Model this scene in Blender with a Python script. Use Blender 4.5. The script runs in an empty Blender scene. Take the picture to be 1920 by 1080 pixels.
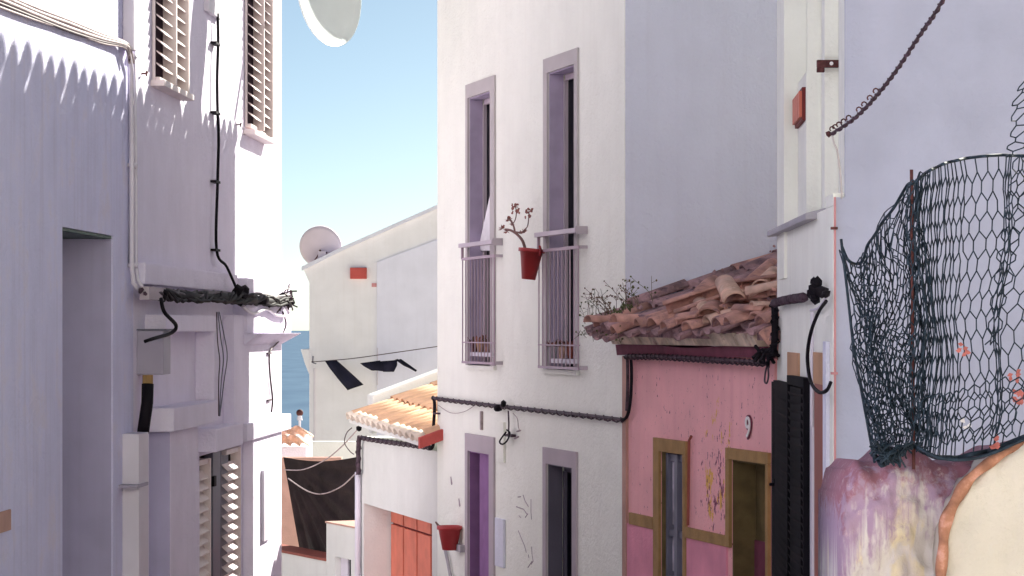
import bpy, bmesh, math, random
from mathutils import Vector, Matrix, noise
random.seed(7)
sc = bpy.context.scene
COL = sc.collection
R = math.radians
FOC = 4800.0            # focal length in units of 1/1920 of the frame width
HORIZ = 618.0

# ------------------------------------------------------------------ camera
cam_d = bpy.data.cameras.new('camera')
cam = bpy.data.objects.new('camera', cam_d); COL.objects.link(cam)
cam_d.sensor_width = 36.0
cam_d.lens = 36.0 * FOC / 1920.0
cam_d.shift_y = (HORIZ - 540.0) / 1920.0
cam.location = (0, 0, 0)
cam.rotation_euler = (R(90), 0, 0)
cam_d.clip_start = 0.1
cam_d.clip_end = 150000
sc.camera = cam

# ------------------------------------------------------------------ light
SUN_AZ = math.atan2(1.0, 1.7)      # clockwise from +Y
SUN_EL = R(30)
world = bpy.data.worlds.new('World'); sc.world = world
world.use_nodes = True
nt = world.node_tree; nt.nodes.clear()
sky = nt.nodes.new('ShaderNodeTexSky'); sky.sky_type = 'NISHITA'
sky.sun_disc = False; sky.sun_elevation = SUN_EL; sky.sun_rotation = SUN_AZ
sky.altitude = 50; sky.air_density = 0.40; sky.dust_density = 0.6; sky.ozone_density = 0.8
bg = nt.nodes.new('ShaderNodeBackground'); bg.inputs[1].default_value = 0.05
wo = nt.nodes.new('ShaderNodeOutputWorld')
tint = nt.nodes.new('ShaderNodeMixRGB'); tint.blend_type = 'MULTIPLY'; tint.inputs[0].default_value = 1.0; tint.inputs[2].default_value = (0.90, 1.0, 0.90, 1)
nt.links.new(sky.outputs[0], tint.inputs[1]); nt.links.new(tint.outputs[0], bg.inputs[0]); nt.links.new(bg.outputs[0], wo.inputs[0])
sun_d = bpy.data.lights.new('sun', 'SUN'); sun_d.energy = 5.0; sun_d.angle = R(0.3); sun_d.color = (1.0, 0.96, 0.84)
sun = bpy.data.objects.new('sun', sun_d); COL.objects.link(sun)
S = Vector((math.sin(SUN_AZ) * math.cos(SUN_EL), math.cos(SUN_AZ) * math.cos(SUN_EL), math.sin(SUN_EL)))
sun.location = S * 40
sun.rotation_euler = S.to_track_quat('Z', 'Y').to_euler()
sc.view_settings.view_transform = 'Standard'
sc.view_settings.look = 'None'
sc.view_settings.gamma = 1.0
sc.view_settings.exposure = 1.38
sc.view_settings.use_curve_mapping = False
sc.cycles.max_bounces = 10; sc.cycles.diffuse_bounces = 6

# ------------------------------------------------------------------ materials
MATS = {}
def mat(name, col, rough=0.85, metal=0.0, var=0.06, scale=3.0, bump=0.0, bscale=60.0, streak=0.0,
        scol=None, stain=None, stain_lo=0.6, stain_hi=0.75, stain_scale=2.0, alpha=1.0, stretch=(1, 1, 1), spec=0.3):
    if name in MATS: return MATS[name]
    m = bpy.data.materials.new(name); m.use_nodes = True
    n = m.node_tree.nodes; L = m.node_tree.links
    b = n['Principled BSDF']
    b.inputs['Roughness'].default_value = rough
    b.inputs['Metallic'].default_value = metal
    b.inputs['Specular IOR Level'].default_value = spec
    tc = n.new('ShaderNodeTexCoord')
    geo = n.new('ShaderNodeNewGeometry')
    src = geo.outputs['Position']
    mp = n.new('ShaderNodeMapping'); mp.inputs['Scale'].default_value = stretch
    L.new(src, mp.inputs[0])
    nz = n.new('ShaderNodeTexNoise'); nz.inputs['Scale'].default_value = scale; nz.inputs['Detail'].default_value = 6
    L.new(mp.outputs[0], nz.inputs['Vector'])
    lo = [max(0, c * (1 - var)) for c in col[:3]] + [1]; hi = [min(1, c * (1 + var)) for c in col[:3]] + [1]
    cr = n.new('ShaderNodeValToRGB'); cr.color_ramp.elements[0].position = 0.35; cr.color_ramp.elements[1].position = 0.65
    cr.color_ramp.elements[0].color = lo; cr.color_ramp.elements[1].color = hi
    L.new(nz.outputs[0], cr.inputs[0])
    out = cr.outputs[0]
    def mix(a, colr, fac):
        mx = n.new('ShaderNodeMixRGB'); L.new(a, mx.inputs[1]); mx.inputs[2].default_value = (*colr, 1); L.new(fac, mx.inputs[0]); return mx.outputs[0]
    if streak > 0:
        m2 = n.new('ShaderNodeMapping'); m2.inputs['Scale'].default_value = (9, 9, 0.5); L.new(src, m2.inputs[0])
        n2 = n.new('ShaderNodeTexNoise'); n2.inputs['Scale'].default_value = 1.6; n2.inputs['Detail'].default_value = 8
        L.new(m2.outputs[0], n2.inputs['Vector'])
        r2 = n.new('ShaderNodeMapRange'); r2.inputs[1].default_value = 0.5; r2.inputs[2].default_value = 0.8; r2.inputs[4].default_value = streak
        L.new(n2.outputs[0], r2.inputs[0])
        out = mix(out, scol or tuple(c * 0.6 for c in col[:3]), r2.outputs[0])
    if stain:
        n3 = n.new('ShaderNodeTexNoise'); n3.inputs['Scale'].default_value = stain_scale; n3.inputs['Detail'].default_value = 9; n3.inputs['Roughness'].default_value = 0.65
        L.new(src, n3.inputs['Vector'])
        r3 = n.new('ShaderNodeMapRange'); r3.inputs[1].default_value = stain_lo; r3.inputs[2].default_value = stain_hi
        L.new(n3.outputs[0], r3.inputs[0])
        out = mix(out, stain, r3.outputs[0])
    L.new(out, b.inputs['Base Color'])
    if bump > 0:
        bn = n.new('ShaderNodeTexNoise'); bn.inputs['Scale'].default_value = bscale; bn.inputs['Detail'].default_value = 8; bn.inputs['Roughness'].default_value = 0.6
        L.new(src, bn.inputs['Vector'])
        b1 = n.new('ShaderNodeTexNoise'); b1.inputs['Scale'].default_value = 2.2; b1.inputs['Detail'].default_value = 3
        L.new(src, b1.inputs['Vector'])
        ad = n.new('ShaderNodeMath'); ad.operation = 'MULTIPLY_ADD'; ad.inputs[1].default_value = 4.0
        L.new(b1.outputs[0], ad.inputs[0]); L.new(bn.outputs[0], ad.inputs[2])
        bp = n.new('ShaderNodeBump'); bp.inputs['Strength'].default_value = bump; bp.inputs['Distance'].default_value = 0.012
        L.new(ad.outputs[0], bp.inputs['Height']); L.new(bp.outputs[0], b.inputs['Normal'])
    MATS[name] = m
    return m

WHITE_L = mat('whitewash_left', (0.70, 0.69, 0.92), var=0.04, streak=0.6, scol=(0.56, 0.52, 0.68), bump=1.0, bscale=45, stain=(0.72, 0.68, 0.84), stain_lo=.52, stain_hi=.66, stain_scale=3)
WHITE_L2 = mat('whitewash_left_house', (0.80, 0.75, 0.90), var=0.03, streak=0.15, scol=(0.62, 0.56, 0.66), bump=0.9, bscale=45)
WHITE_C = mat('whitewash_centre', (0.92, 0.93, 0.86), var=0.02, streak=0.16, scol=(0.76, 0.73, 0.68), bump=1.0, bscale=40)
WHITE_C2 = mat('whitewash_low_house', (0.70, 0.70, 0.68), var=0.03, streak=0.2, scol=(0.6, 0.57, 0.55), bump=0.5, bscale=40)
WHITE_S = mat('whitewash_shade_tint', (0.76, 0.77, 0.90), var=0.02, streak=0.3, scol=(0.68, 0.67, 0.78), bump=1.0, bscale=40)  # lavender put into the whitewash for the shaded side
WHITE_T = mat('whitewash_tower', (0.90, 0.91, 0.84), var=0.03, streak=0.3, scol=(0.74, 0.70, 0.64), bump=0.6, bscale=40)
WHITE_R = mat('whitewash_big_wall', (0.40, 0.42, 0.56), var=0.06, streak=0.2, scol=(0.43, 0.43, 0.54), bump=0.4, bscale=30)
WHITE_F = mat('whitewash_far', (0.84, 0.83, 0.88), var=0.03, streak=0.15, scol=(0.66, 0.62, 0.62), bump=0.3, bscale=20)
LAV_F = mat('lavender_shade_tint', (0.78, 0.78, 0.92), var=0.03, streak=0.1, bump=0.3, bscale=20)  # tint standing in for shade on the far gable
TRIM = mat('grey_paint_surround', (0.50, 0.46, 0.47), var=0.05, bump=0.2)
TRIM_D = mat('mauve_paint_surround', (0.46, 0.40, 0.44), var=0.05, bump=0.2)
JAMB_SHADE = mat('jamb_shade_tint', (0.45, 0.42, 0.60), var=0.06, streak=.2, bump=0.2)  # whitewash darkened to lavender as painted shade on camera-facing returns
MAUVE = mat('mauve_jamb_paint', (0.44, 0.37, 0.52), var=0.08, bump=0.15, scale=6)
PURPLE = mat('purple_jamb_paint', (0.27, 0.135, 0.31), var=0.1, bump=0.15, scale=6)
SLATE = mat('slate_jamb_paint', (0.11, 0.10, 0.14), var=0.1, bump=0.15)
PINK = mat('pink_limewash', (0.90, 0.46, 0.48), var=0.06, scale=2.5, streak=0.35, scol=(0.74, 0.29, 0.37), bump=0.6, bscale=50)
def add_peel(m, centre):
    n = m.node_tree.nodes; L = m.node_tree.links; b = n['Principled BSDF']; src = b.inputs['Base Color'].links[0].from_socket
    g = n.new('ShaderNodeNewGeometry')
    def vm(op, a, v):
        q = n.new('ShaderNodeVectorMath'); q.operation = op; L.new(a, q.inputs[0]); q.inputs[1].default_value = v; return q
    d = vm('MULTIPLY', vm('SUBTRACT', g.outputs['Position'], centre).outputs[0], (1.0, 1.0, .62))
    ln = n.new('ShaderNodeVectorMath'); ln.operation = 'LENGTH'; L.new(d.outputs[0], ln.inputs[0])
    cur = src
    for sc_, th, rad, colr in ((7.0, .54, .50, (.80, .45, .12)), (22.0, .60, .75, (.22, .05, .10)), (34.0, .70, 5.0, (.26, .07, .10))):
        mp = n.new('ShaderNodeMapping'); mp.inputs['Scale'].default_value = (1, 1, .55); L.new(g.outputs['Position'], mp.inputs[0])
        z = n.new('ShaderNodeTexNoise'); z.inputs['Scale'].default_value = sc_; z.inputs['Detail'].default_value = 6; z.inputs['Roughness'].default_value = .7; L.new(mp.outputs[0], z.inputs[0])
        r = n.new('ShaderNodeMapRange'); r.inputs[1].default_value = 0; r.inputs[2].default_value = rad; r.inputs[3].default_value = .13; r.inputs[4].default_value = -.10 if rad < 2 else .1; L.new(ln.outputs[1], r.inputs[0])
        a = n.new('ShaderNodeMath'); L.new(z.outputs[0], a.inputs[0]); L.new(r.outputs[0], a.inputs[1])
        t = n.new('ShaderNodeMapRange'); t.inputs[1].default_value = th + .06; t.inputs[2].default_value = th + .08; L.new(a.outputs[0], t.inputs[0])
        mx = n.new('ShaderNodeMixRGB'); L.new(t.outputs[0], mx.inputs[0]); L.new(cur, mx.inputs[1]); mx.inputs[2].default_value = (*colr, 1); cur = mx.outputs[0]
    L.new(cur, b.inputs['Base Color'])
PINK_D = mat('magenta_plinth', (0.80, 0.32, 0.43), var=0.12, scale=3, streak=0.3, scol=(0.6, 0.2, 0.3), bump=0.6, bscale=50)
OCHRE = mat('ochre_surround', (0.36, 0.22, 0.09), var=0.15, scale=8, streak=0.4, scol=(0.24, 0.14, 0.07), bump=0.5)
OLIVE = mat('olive_board', (0.13, 0.095, 0.04), var=0.2, scale=9, bump=0.4, bscale=80)
MAROON = mat('maroon_board', (0.17, 0.045, 0.075), var=0.15, scale=9, bump=0.3)
GREEN_D = mat('dark_green_paint', (0.02, 0.06, 0.045), rough=0.5)
REDPOT = mat('red_plastic', (0.42, 0.035, 0.04), rough=0.45, var=0.08, spec=0.5)
TERRA = mat('terracotta', (0.52, 0.28, 0.23), var=0.3, scale=7, stain=(0.22, 0.13, 0.15), stain_lo=0.52, stain_hi=0.68, stain_scale=9, bump=0.7, bscale=60)
TERRA_L = mat('terracotta_pale', (0.66, 0.43, 0.34), var=0.25, scale=9, stain=(0.70, 0.52, 0.44), stain_lo=0.55, stain_hi=0.68, stain_scale=12, bump=0.6)
TERRA_P = mat('terracotta_dusk', (0.36, 0.22, 0.23), var=0.35, scale=9, stain=(0.14, 0.09, 0.11), stain_lo=0.5, stain_hi=0.66, stain_scale=12, bump=0.7)
MORTAR = mat('old_mortar', (0.62, 0.50, 0.40), var=0.3, scale=8, stain=(0.28, 0.14, 0.15), stain_lo=0.58, stain_hi=0.7, stain_scale=6, bump=0.9)
ORANGE_T = mat('orange_tile', (0.70, 0.44, 0.28), var=0.15, scale=5, bump=0.5)
ORANGE_E = mat('tile_end_cream', (0.72, 0.62, 0.52), var=0.12, scale=9, bump=0.4)
REDBRICK = mat('red_brick', (0.48, 0.09, 0.08), var=0.15, scale=6, bump=0.3)
REDDOOR = mat('coral_door_paint', (0.62, 0.17, 0.11), rough=0.55, var=0.12, scale=5, streak=0.35, scol=(0.48, 0.11, 0.08), bump=0.2)
REDDARK = mat('dark_red_groove', (0.16, 0.02, 0.02), rough=0.7)
SHUT = mat('shutter_cream', (0.78, 0.68, 0.68), rough=0.5, var=0.05)
SHUT_D = mat('shutter_backing', (0.03, 0.015, 0.03), rough=0.9)
GREYMET = mat('blue_grey_metal', (0.13, 0.13, 0.18), rough=0.5, var=0.1)
BLACK = mat('black_rubber', (0.010, 0.008, 0.012), rough=0.7, var=0.3, spec=.12)
BLACKSH = mat('black_shutter_paint', (0.008, 0.007, 0.010), rough=0.8, var=0.3, spec=.08)
CABLE = mat('dark_cable', (0.06, 0.035, 0.05), rough=0.6, var=0.4, scale=30)
CABLE_P = mat('pale_cable', (0.36, 0.29, 0.30), rough=0.6, var=0.25, scale=20)
PVC = mat('white_pvc', (0.68, 0.64, 0.72), rough=0.5, var=0.05)
BOXM = mat('grey_meter_box', (0.36, 0.33, 0.42), rough=0.5, var=0.06)
RAIL = mat('painted_rail', (0.52, 0.44, 0.50), rough=0.45, var=0.05)
RAILB = mat('railing_bar_paint', (0.40, 0.30, 0.36), rough=0.5, var=0.1)
GLASS = mat('dark_glass', (0.004, 0.005, 0.009), rough=0.3, var=0.1, spec=0.04)
CURT = mat('white_curtain', (0.74, 0.72, 0.76), rough=0.9, var=0.06, scale=12)
CLOTH = mat('black_cloth', (0.012, 0.012, 0.03), rough=0.9, var=0.3)
TARP = mat('black_brown_tarp', (0.024, 0.015, 0.016), rough=0.9, var=0.35, scale=4, bump=0.6)
CLAY = mat('rose_render', (0.50, 0.30, 0.25), var=0.15, scale=3, bump=0.5)
DISH = mat('dish_paint', (0.72, 0.62, 0.70), rough=0.5, var=0.04)
DISH_L = mat('dish_white', (0.70, 0.78, 0.76), rough=0.4, var=0.04)
RUST = mat('rust_iron', (0.09, 0.03, 0.03), rough=0.8, var=0.4, scale=40)
TAN = mat('tan_render', (0.52, 0.30, 0.18), var=0.1, bump=0.3)
BRICKBR = mat('brown_red_frame', (0.28, 0.08, 0.06), var=0.1, rough=0.6)
PINKLINE = mat('pink_joint', (0.55, 0.26, 0.28), var=0.1)
NET = mat('dark_green_net', (0.015, 0.028, 0.045), rough=0.7, var=0.4, scale=30)
WEED = mat('dry_weed', (0.14, 0.09, 0.06), rough=0.9, var=0.4, scale=30)
WEEDG = mat('green_weed', (0.10, 0.11, 0.05), rough=0.9, var=0.4, scale=30)
PETAL = mat('coral_petal', (0.42, 0.13, 0.12), rough=0.8, var=0.2, scale=30)
SUCC = mat('reddish_succulent', (0.30, 0.12, 0.10), rough=0.7, var=0.3, scale=30)
STEM = mat('plant_stem', (0.17, 0.09, 0.08), rough=0.8, var=0.3)
GREYCAP = mat('grey_cement', (0.42, 0.40, 0.44), var=0.08, bump=0.4)
MARK = mat('faded_scratch', (0.33, 0.27, 0.31), var=0.2)
PEBBLE = mat('pale_cobble', (0.55, 0.50, 0.46), var=0.2, scale=8, bump=0.6)
SCRUB = mat('dry_hillside', (0.46, 0.40, 0.32), var=0.3, scale=0.5, bump=0.5)
WOODB = mat('brown_wood', (0.20, 0.09, 0.08), var=0.3, scale=12)
YELL = mat('peeled_ochre', (0.60, 0.30, 0.09), var=0.2, scale=20)
DIGIT = mat('white_enamel', (0.88, 0.85, 0.85), rough=0.4)

def sea_mat():
    m = bpy.data.materials.new('sea_water'); m.use_nodes = True
    n = m.node_tree.nodes; L = m.node_tree.links; b = n['Principled BSDF']
    g = n.new('ShaderNodeNewGeometry'); mp = n.new('ShaderNodeMapping'); mp.inputs['Scale'].default_value = (0.02, 0.004, 1)
    L.new(g.outputs['Position'], mp.inputs[0])
    nz = n.new('ShaderNodeTexNoise'); nz.inputs['Scale'].default_value = 2; nz.inputs['Detail'].default_value = 8; L.new(mp.outputs[0], nz.inputs[0])
    cr = n.new('ShaderNodeValToRGB'); cr.color_ramp.elements[0].position = 0.3; cr.color_ramp.elements[1].position = 0.7
    cr.color_ramp.elements[0].color = (0.03, 0.085, 0.17, 1); cr.color_ramp.elements[1].color = (0.06, 0.13, 0.22, 1)
    L.new(nz.outputs[0], cr.inputs[0]); L.new(cr.outputs[0], b.inputs['Base Color'])
    b.inputs['Roughness'].default_value = 0.6; b.inputs['Specular IOR Level'].default_value = 0.12
    return m
SEA = sea_mat()

# ------------------------------------------------------------------ frames and mesh builder
class Frame:
    def __init__(s, p0, p1, out):
        s.o = Vector((p0[0], p0[1])); d = Vector((p1[0] - p0[0], p1[1] - p0[1])); d.normalize(); s.d = d
        n = Vector((d.y, -d.x))
        if n.dot(Vector(out)) < 0: n = -n
        s.n = n
        s.rot = math.atan2(d.y, d.x)
    def P(s, u, w, z):
        q = s.o + s.d * u + s.n * w
        return Vector((q.x, q.y, z))
    def uz(s, px, py, w=0.0):
        a = (px - 960.0) / FOC
        Z = (w + s.o.dot(s.n)) / (a * s.n.x + s.n.y)
        q = Vector((a * Z, Z)) - s.o
        return q.dot(s.d), (HORIZ - py) / FOC * Z
    def u(s, px, w=0.0): return s.uz(px, 0, w)[0]
    def z(s, px, py, w=0.0): return s.uz(px, py, w)[1]
    def at(s, px, py, w=0.0):
        u, z = s.uz(px, py, w); return s.P(u, w, z)
    def M(s, u, w, z, rx=0, ry=0, rz=0):
        return Matrix.Translation(s.P(u, w, z)) @ Matrix.Rotation(s.rot + rz, 4, 'Z') @ Matrix.Rotation(ry, 4, 'Y') @ Matrix.Rotation(rx, 4, 'X')

def ray(px, py, Z): return Vector(((px - 960) / FOC * Z, Z, (HORIZ - py) / FOC * Z))

class MB:
    def __init__(s): s.v = []; s.f = []; s.g = []
    def add(s, vs, fs):
        k = len(s.v); s.g.append((k, len(s.f))); s.v += [Vector(x) for x in vs]; s.f += [tuple(i + k for i in f) for f in fs]; return s
    def hexa(s, p):   # 8 points: bottom loop 0-3, top loop 4-7
        return s.add(p, [(0, 1, 2, 3), (7, 6, 5, 4), (0, 4, 5, 1), (1, 5, 6, 2), (2, 6, 7, 3), (3, 7, 4, 0)])
    def box(s, F, u0, u1, w0, w1, z0, z1):
        P = F.P
        return s.hexa([P(u0, w0, z0), P(u1, w0, z0), P(u1, w1, z0), P(u0, w1, z0), P(u0, w0, z1), P(u1, w0, z1), P(u1, w1, z1), P(u0, w1, z1)])
    def cube(s, x0, x1, y0, y1, z0, z1):
        return s.hexa([(x0, y0, z0), (x1, y0, z0), (x1, y1, z0), (x0, y1, z0), (x0, y0, z1), (x1, y0, z1), (x1, y1, z1), (x0, y1, z1)])
    def prism(s, poly, thick):   # poly: list of 3D points (planar), thick: offset vector
        t = Vector(thick); n = len(poly); a = [Vector(p) for p in poly]; b = [p + t for p in a]
        return s.add(a + b, [tuple(range(n)), tuple(range(2 * n - 1, n - 1, -1))] + [(i, (i + 1) % n, n + (i + 1) % n, n + i) for i in range(n)])
    def tube(s, pts, r, seg=6, r1=None):
        pts = [Vector(p) for p in pts]; n = len(pts); vs = []
        up = Vector((0, 0, 1)); prev = None
        for i, p in enumerate(pts):
            t = (pts[min(i + 1, n - 1)] - pts[max(i - 1, 0)]); t = t.normalized() if t.length > 1e-9 else Vector((0, 0, 1))
            if prev is None:
                a = t.cross(up); a = a if a.length > 1e-3 else t.cross(Vector((1, 0, 0)))
            else: a = prev - t * prev.dot(t)
            a.normalize(); prev = a; b = t.cross(a)
            rr = r if r1 is None else r + (r1 - r) * i / max(1, n - 1)
            if callable(r): rr = r(i / max(1, n - 1))
            for k in range(seg):
                th = 2 * math.pi * k / seg; vs.append(p + a * (rr * math.cos(th)) + b * (rr * math.sin(th)))
        fs = [(i * seg + k, i * seg + (k + 1) % seg, (i + 1) * seg + (k + 1) % seg, (i + 1) * seg + k) for i in range(n - 1) for k in range(seg)]
        fs += [tuple(range(seg - 1, -1, -1)), tuple((n - 1) * seg + k for k in range(seg))]
        return s.add(vs, fs)
    def lathe(s, prof, M=Matrix.Identity(4), seg=20, closed=True):
        vs = []
        for r, z in prof:
            for k in range(seg):
                th = 2 * math.pi * k / seg; vs.append(M @ Vector((r * math.cos(th), r * math.sin(th), z)))
        n = len(prof)
        fs = [(i * seg + k, i * seg + (k + 1) % seg, (i + 1) * seg + (k + 1) % seg, (i + 1) * seg + k) for i in range(n - 1) for k in range(seg)]
        if closed: fs += [tuple(range(seg)), tuple((n - 1) * seg + k for k in range(seg))]
        return s.add(vs, fs)
    def blob(s, c, r, sub=1, jit=0.25, sq=(1, 1, 1)):
        bm = bmesh.new(); bmesh.ops.create_icosphere(bm, subdivisions=sub, radius=1)
        vs = [Vector(c) + Vector([v.co[i] * r * sq[i] for i in range(3)]) * (1 + random.uniform(-jit, jit)) for v in bm.verts]
        fs = [tuple(v.index for v in f.verts) for f in bm.faces]; bm.free()
        return s.add(vs, fs)
    def mesh(s, name, m, origin=Vector((0, 0, 0)), smooth=False, bevel=0.0):
        me = bpy.data.meshes.new(name); me.from_pydata([v - origin for v in s.v], [], s.f); me.update()
        bm = bmesh.new(); bm.from_mesh(me)
        bmesh.ops.remove_doubles(bm, verts=bm.verts, dist=1e-5)
        if bevel > 0:
            es = [e for e in bm.edges if len(e.link_faces) == 2 and e.calc_face_angle(0) > 0.5]
            bmesh.ops.bevel(bm, geom=es, offset=bevel, segments=2, affect='EDGES', profile=0.6)
        bmesh.ops.recalc_face_normals(bm, faces=bm.faces); bm.to_mesh(me); bm.free()
        if smooth:
            for p in me.polygons: p.use_smooth = True
        if m: me.materials.append(m)
        return me

def tag(o, label=None, cat=None, group=None, kind=None):
    if label: o['label'] = label
    if cat: o['category'] = cat
    if group: o['group'] = group
    if kind: o['kind'] = kind
    return o
def wpos(o):
    p = Vector((0, 0, 0))
    while o is not None: p += o.location; o = o.parent
    return p
def empty(name, loc, label=None, cat=None, group=None, kind=None):
    o = bpy.data.objects.new(name, None); COL.objects.link(o); o.location = loc; o.empty_display_size = 0.2
    return tag(o, label, cat, group, kind)
def obj(name, mb, m, parent=None, smooth=False, bevel=0.0, label=None, cat=None, group=None, kind=None, base=None, split=False):
    if split:
        gs = mb.g + [(len(mb.v), len(mb.f))]; out = None
        for (v0, f0), (v1, f1) in zip(gs, gs[1:]):
            q = MB(); q.add(mb.v[v0:v1], [tuple(i - v0 for i in f) for f in mb.f[f0:f1]])
            out = obj(name, q, m, parent, smooth, bevel)
        return out
    """link a builder as one mesh object. Origin: parent's origin for parts, the base centre for things."""
    if parent is not None: org = wpos(parent)
    elif base is not None: org = Vector(base)
    else:
        xs = [v.x for v in mb.v]; ys = [v.y for v in mb.v]; zs = [v.z for v in mb.v]
        org = Vector(((min(xs) + max(xs)) / 2, (min(ys) + max(ys)) / 2, min(zs)))
    me = mb.mesh(name, m, org, smooth, bevel)
    o = bpy.data.objects.new(name, me); COL.objects.link(o)
    if parent is not None: o.parent = parent
    else: o.location = org
    return tag(o, label, cat, group, kind)
def inst(name, me, M, parent=None):
    """one more object sharing mesh me, placed by world matrix M (parents here are never rotated)"""
    o = bpy.data.objects.new(name, me); COL.objects.link(o)
    if parent is not None:
        o.parent = parent; M = Matrix.Translation(-wpos(parent)) @ M
    o.matrix_basis = M
    return o
IDF = Frame((0, 0), (1, 0), (0, 1))   # local frame for shared meshes

def body(F, u0, u1, z0, z1, D, holes=(), mb=None):
    """closed wall body in frame F: front at w=0 with recessed holes (ua, ub, za, zb, depth), back at w=-D"""
    mb = mb or MB()
    us = sorted({u0, u1} | {h[0] for h in holes} | {h[1] for h in holes}); us = [u for u in us if u0 <= u <= u1]
    zs = sorted({z0, z1} | {h[2] for h in holes} | {h[3] for h in holes}); zs = [z for z in zs if z0 <= z <= z1]
    def dep(i, j):
        if i < 0 or j < 0 or i >= len(us) - 1 or j >= len(zs) - 1: return D
        uc = (us[i] + us[i + 1]) / 2; zc = (zs[j] + zs[j + 1]) / 2
        for h in holes:
            if h[0] < uc < h[1] and h[2] < zc < h[3]: return h[4]
        return 0.0
    P = F.P
    for i in range(len(us) - 1):
        for j in range(len(zs) - 1):
            d = dep(i, j); a, b, c, e = us[i], us[i + 1], zs[j], zs[j + 1]
            mb.add([P(a, -d, c), P(b, -d, c), P(b, -d, e), P(a, -d, e)], [(0, 1, 2, 3)])
            mb.add([P(a, -D, c), P(b, -D, c), P(b, -D, e), P(a, -D, e)], [(0, 1, 2, 3)])
            for (ii, jj, q) in ((i - 1, j, 'l'), (i + 1, j, 'r'), (i, j - 1, 'b'), (i, j + 1, 't')):
                d2 = dep(ii, jj)
                if d2 > d:
                    if q == 'l': mb.add([P(a, -d, c), P(a, -d, e), P(a, -d2, e), P(a, -d2, c)], [(0, 1, 2, 3)])
                    if q == 'r': mb.add([P(b, -d, c), P(b, -d, e), P(b, -d2, e), P(b, -d2, c)], [(0, 1, 2, 3)])
                    if q == 'b': mb.add([P(a, -d, c), P(b, -d, c), P(b, -d2, c), P(a, -d2, c)], [(0, 1, 2, 3)])
                    if q == 't': mb.add([P(a, -d, e), P(b, -d, e), P(b, -d2, e), P(a, -d2, e)], [(0, 1, 2, 3)])
    return mb

LF = Frame((-3.3333, 0), (-3.3333 + 0.05 * 20, 20), (1, 0))                       # left house fronts
RF = Frame((29000 / 4800, 0), (29000 / 4800 - 1360 * 20 / 4800, 20), (-1, 0))     # centre and pink house fronts
_x0, _x1 = (1457 - 960) / FOC * 15.6, (1562 - 960) / FOC * 12.4
GF = Frame((_x1, 12.4), (_x0, 15.6), (-1, 0))                                     # right tower house front

# ------------------------------------------------------------------ ground and sea
def ground_z(y):
    if y < 0: return -1.6
    if y < 30: return -1.6 - 0.1 * y
    return max(-4.6 - 0.35 * (y - 30), -45)
g = MB(); ys = [-60, -20, 0, 5, 10, 15, 20, 25, 30, 40, 50, 60, 80, 100, 130, 150, 200]; xs = [-220, -80, -20, -6, 0, 6, 20, 80, 220]
g.add([(x, y, ground_z(y) + (random.uniform(-.4, .4) if y > 60 else 0)) for y in ys for x in xs],
      [(j * 9 + i, j * 9 + i + 1, j * 9 + i + 10, j * 9 + i + 9) for j in range(len(ys) - 1) for i in range(8)])
obj('ground', g, SCRUB, kind='structure')
g = MB(); yy = [-60, 0, 10, 20, 30, 40]
g.add([(x, y, ground_z(y) + 0.006) for y in yy for x in (-4, 7)], [(2 * j, 2 * j + 1, 2 * j + 3, 2 * j + 2) for j in range(5)])
obj('street_paving', g, PEBBLE, kind='structure')
g = MB(); g.add([(-90000, 90, -38), (90000, 90, -38), (90000, 100000, -38), (-90000, 100000, -38)], [(0, 1, 2, 3)])
obj('sea', g, SEA, kind='structure')

# unseen house added behind the viewer to bounce sun onto the shaded walls
ZB = -7.0
BF = Frame((-16, -10), (16, -10), (0, 1))
hs = empty('white_house', (1, -13, ZB), 'broad unseen white house added behind the viewer to bounce sun up the street', 'house')
hb_holes = [(3 + k * 4.6, 4.1 + k * 4.6, z, z + 1.9, .2) for k in range(6) for z in (.0, 3.6)]
obj('wall', body(BF, 0, 32, ZB, 11, 6, hb_holes), WHITE_C, hs)  # wall of the added unseen house
for (a, b_, c, d, e_) in hb_holes: obj('shutter', MB().box(BF, a + .01, b_ - .01, -.19, -.12, c + .01, d - .01), REDDOOR, hs)
obj('roof', MB().hexa([BF.P(-.2, .2, 11.01), BF.P(32.2, .2, 11.01), BF.P(32.2, -6.2, 11.01), BF.P(-.2, -6.2, 11.01), BF.P(-.2, .2, 11.1), BF.P(32.2, .2, 11.1), BF.P(32.2, -6.2, 12.1), BF.P(-.2, -6.2, 12.1)]), TERRA, hs)  # roof of the added unseen house

# ================================================================== LEFT, NEAR HOUSE
ZB = -7.0
uA0, uA1 = -3.5, LF.u(250)
hl = empty('white_house', LF.P(10, -2, ZB), 'plain whitewashed house filling the left edge, deep doorway under a green lintel', 'house')
du0, du1 = LF.u(117), LF.u(212); dz = LF.z(117, 425)
sill_u0, sill_u1 = LF.u(-40), LF.u(20)
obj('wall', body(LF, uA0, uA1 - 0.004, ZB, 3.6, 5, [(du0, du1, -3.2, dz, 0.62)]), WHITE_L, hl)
obj('jamb', MB().box(LF, du1 - .012, du1 - .002, -.6, -.012, -3.19, dz - .022), JAMB_SHADE, hl)  # thin lining coloured as the shade inside the doorway
obj('lintel', MB().box(LF, du0 + .003, du1 - .003, -0.6, -0.01, dz - 0.02, dz - 0.003), GREEN_D, hl)
obj('door', MB().box(LF, du0 + .01, du1 - .01, -0.61, -0.56, -3.1, dz - 0.05), BOXM, hl)
zz = LF.z(10, 978); obj('door_hood', MB().box(LF, LF.u(-60), LF.u(17), 0.0, 0.012, zz - 0.05, zz + 0.06), CLAY, hl, bevel=.004)
# parapet coping out of view
obj('coping', MB().box(LF, uA0, uA1 - .004, -0.3, 0.03, 3.6, 3.68), WHITE_L, hl)

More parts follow.
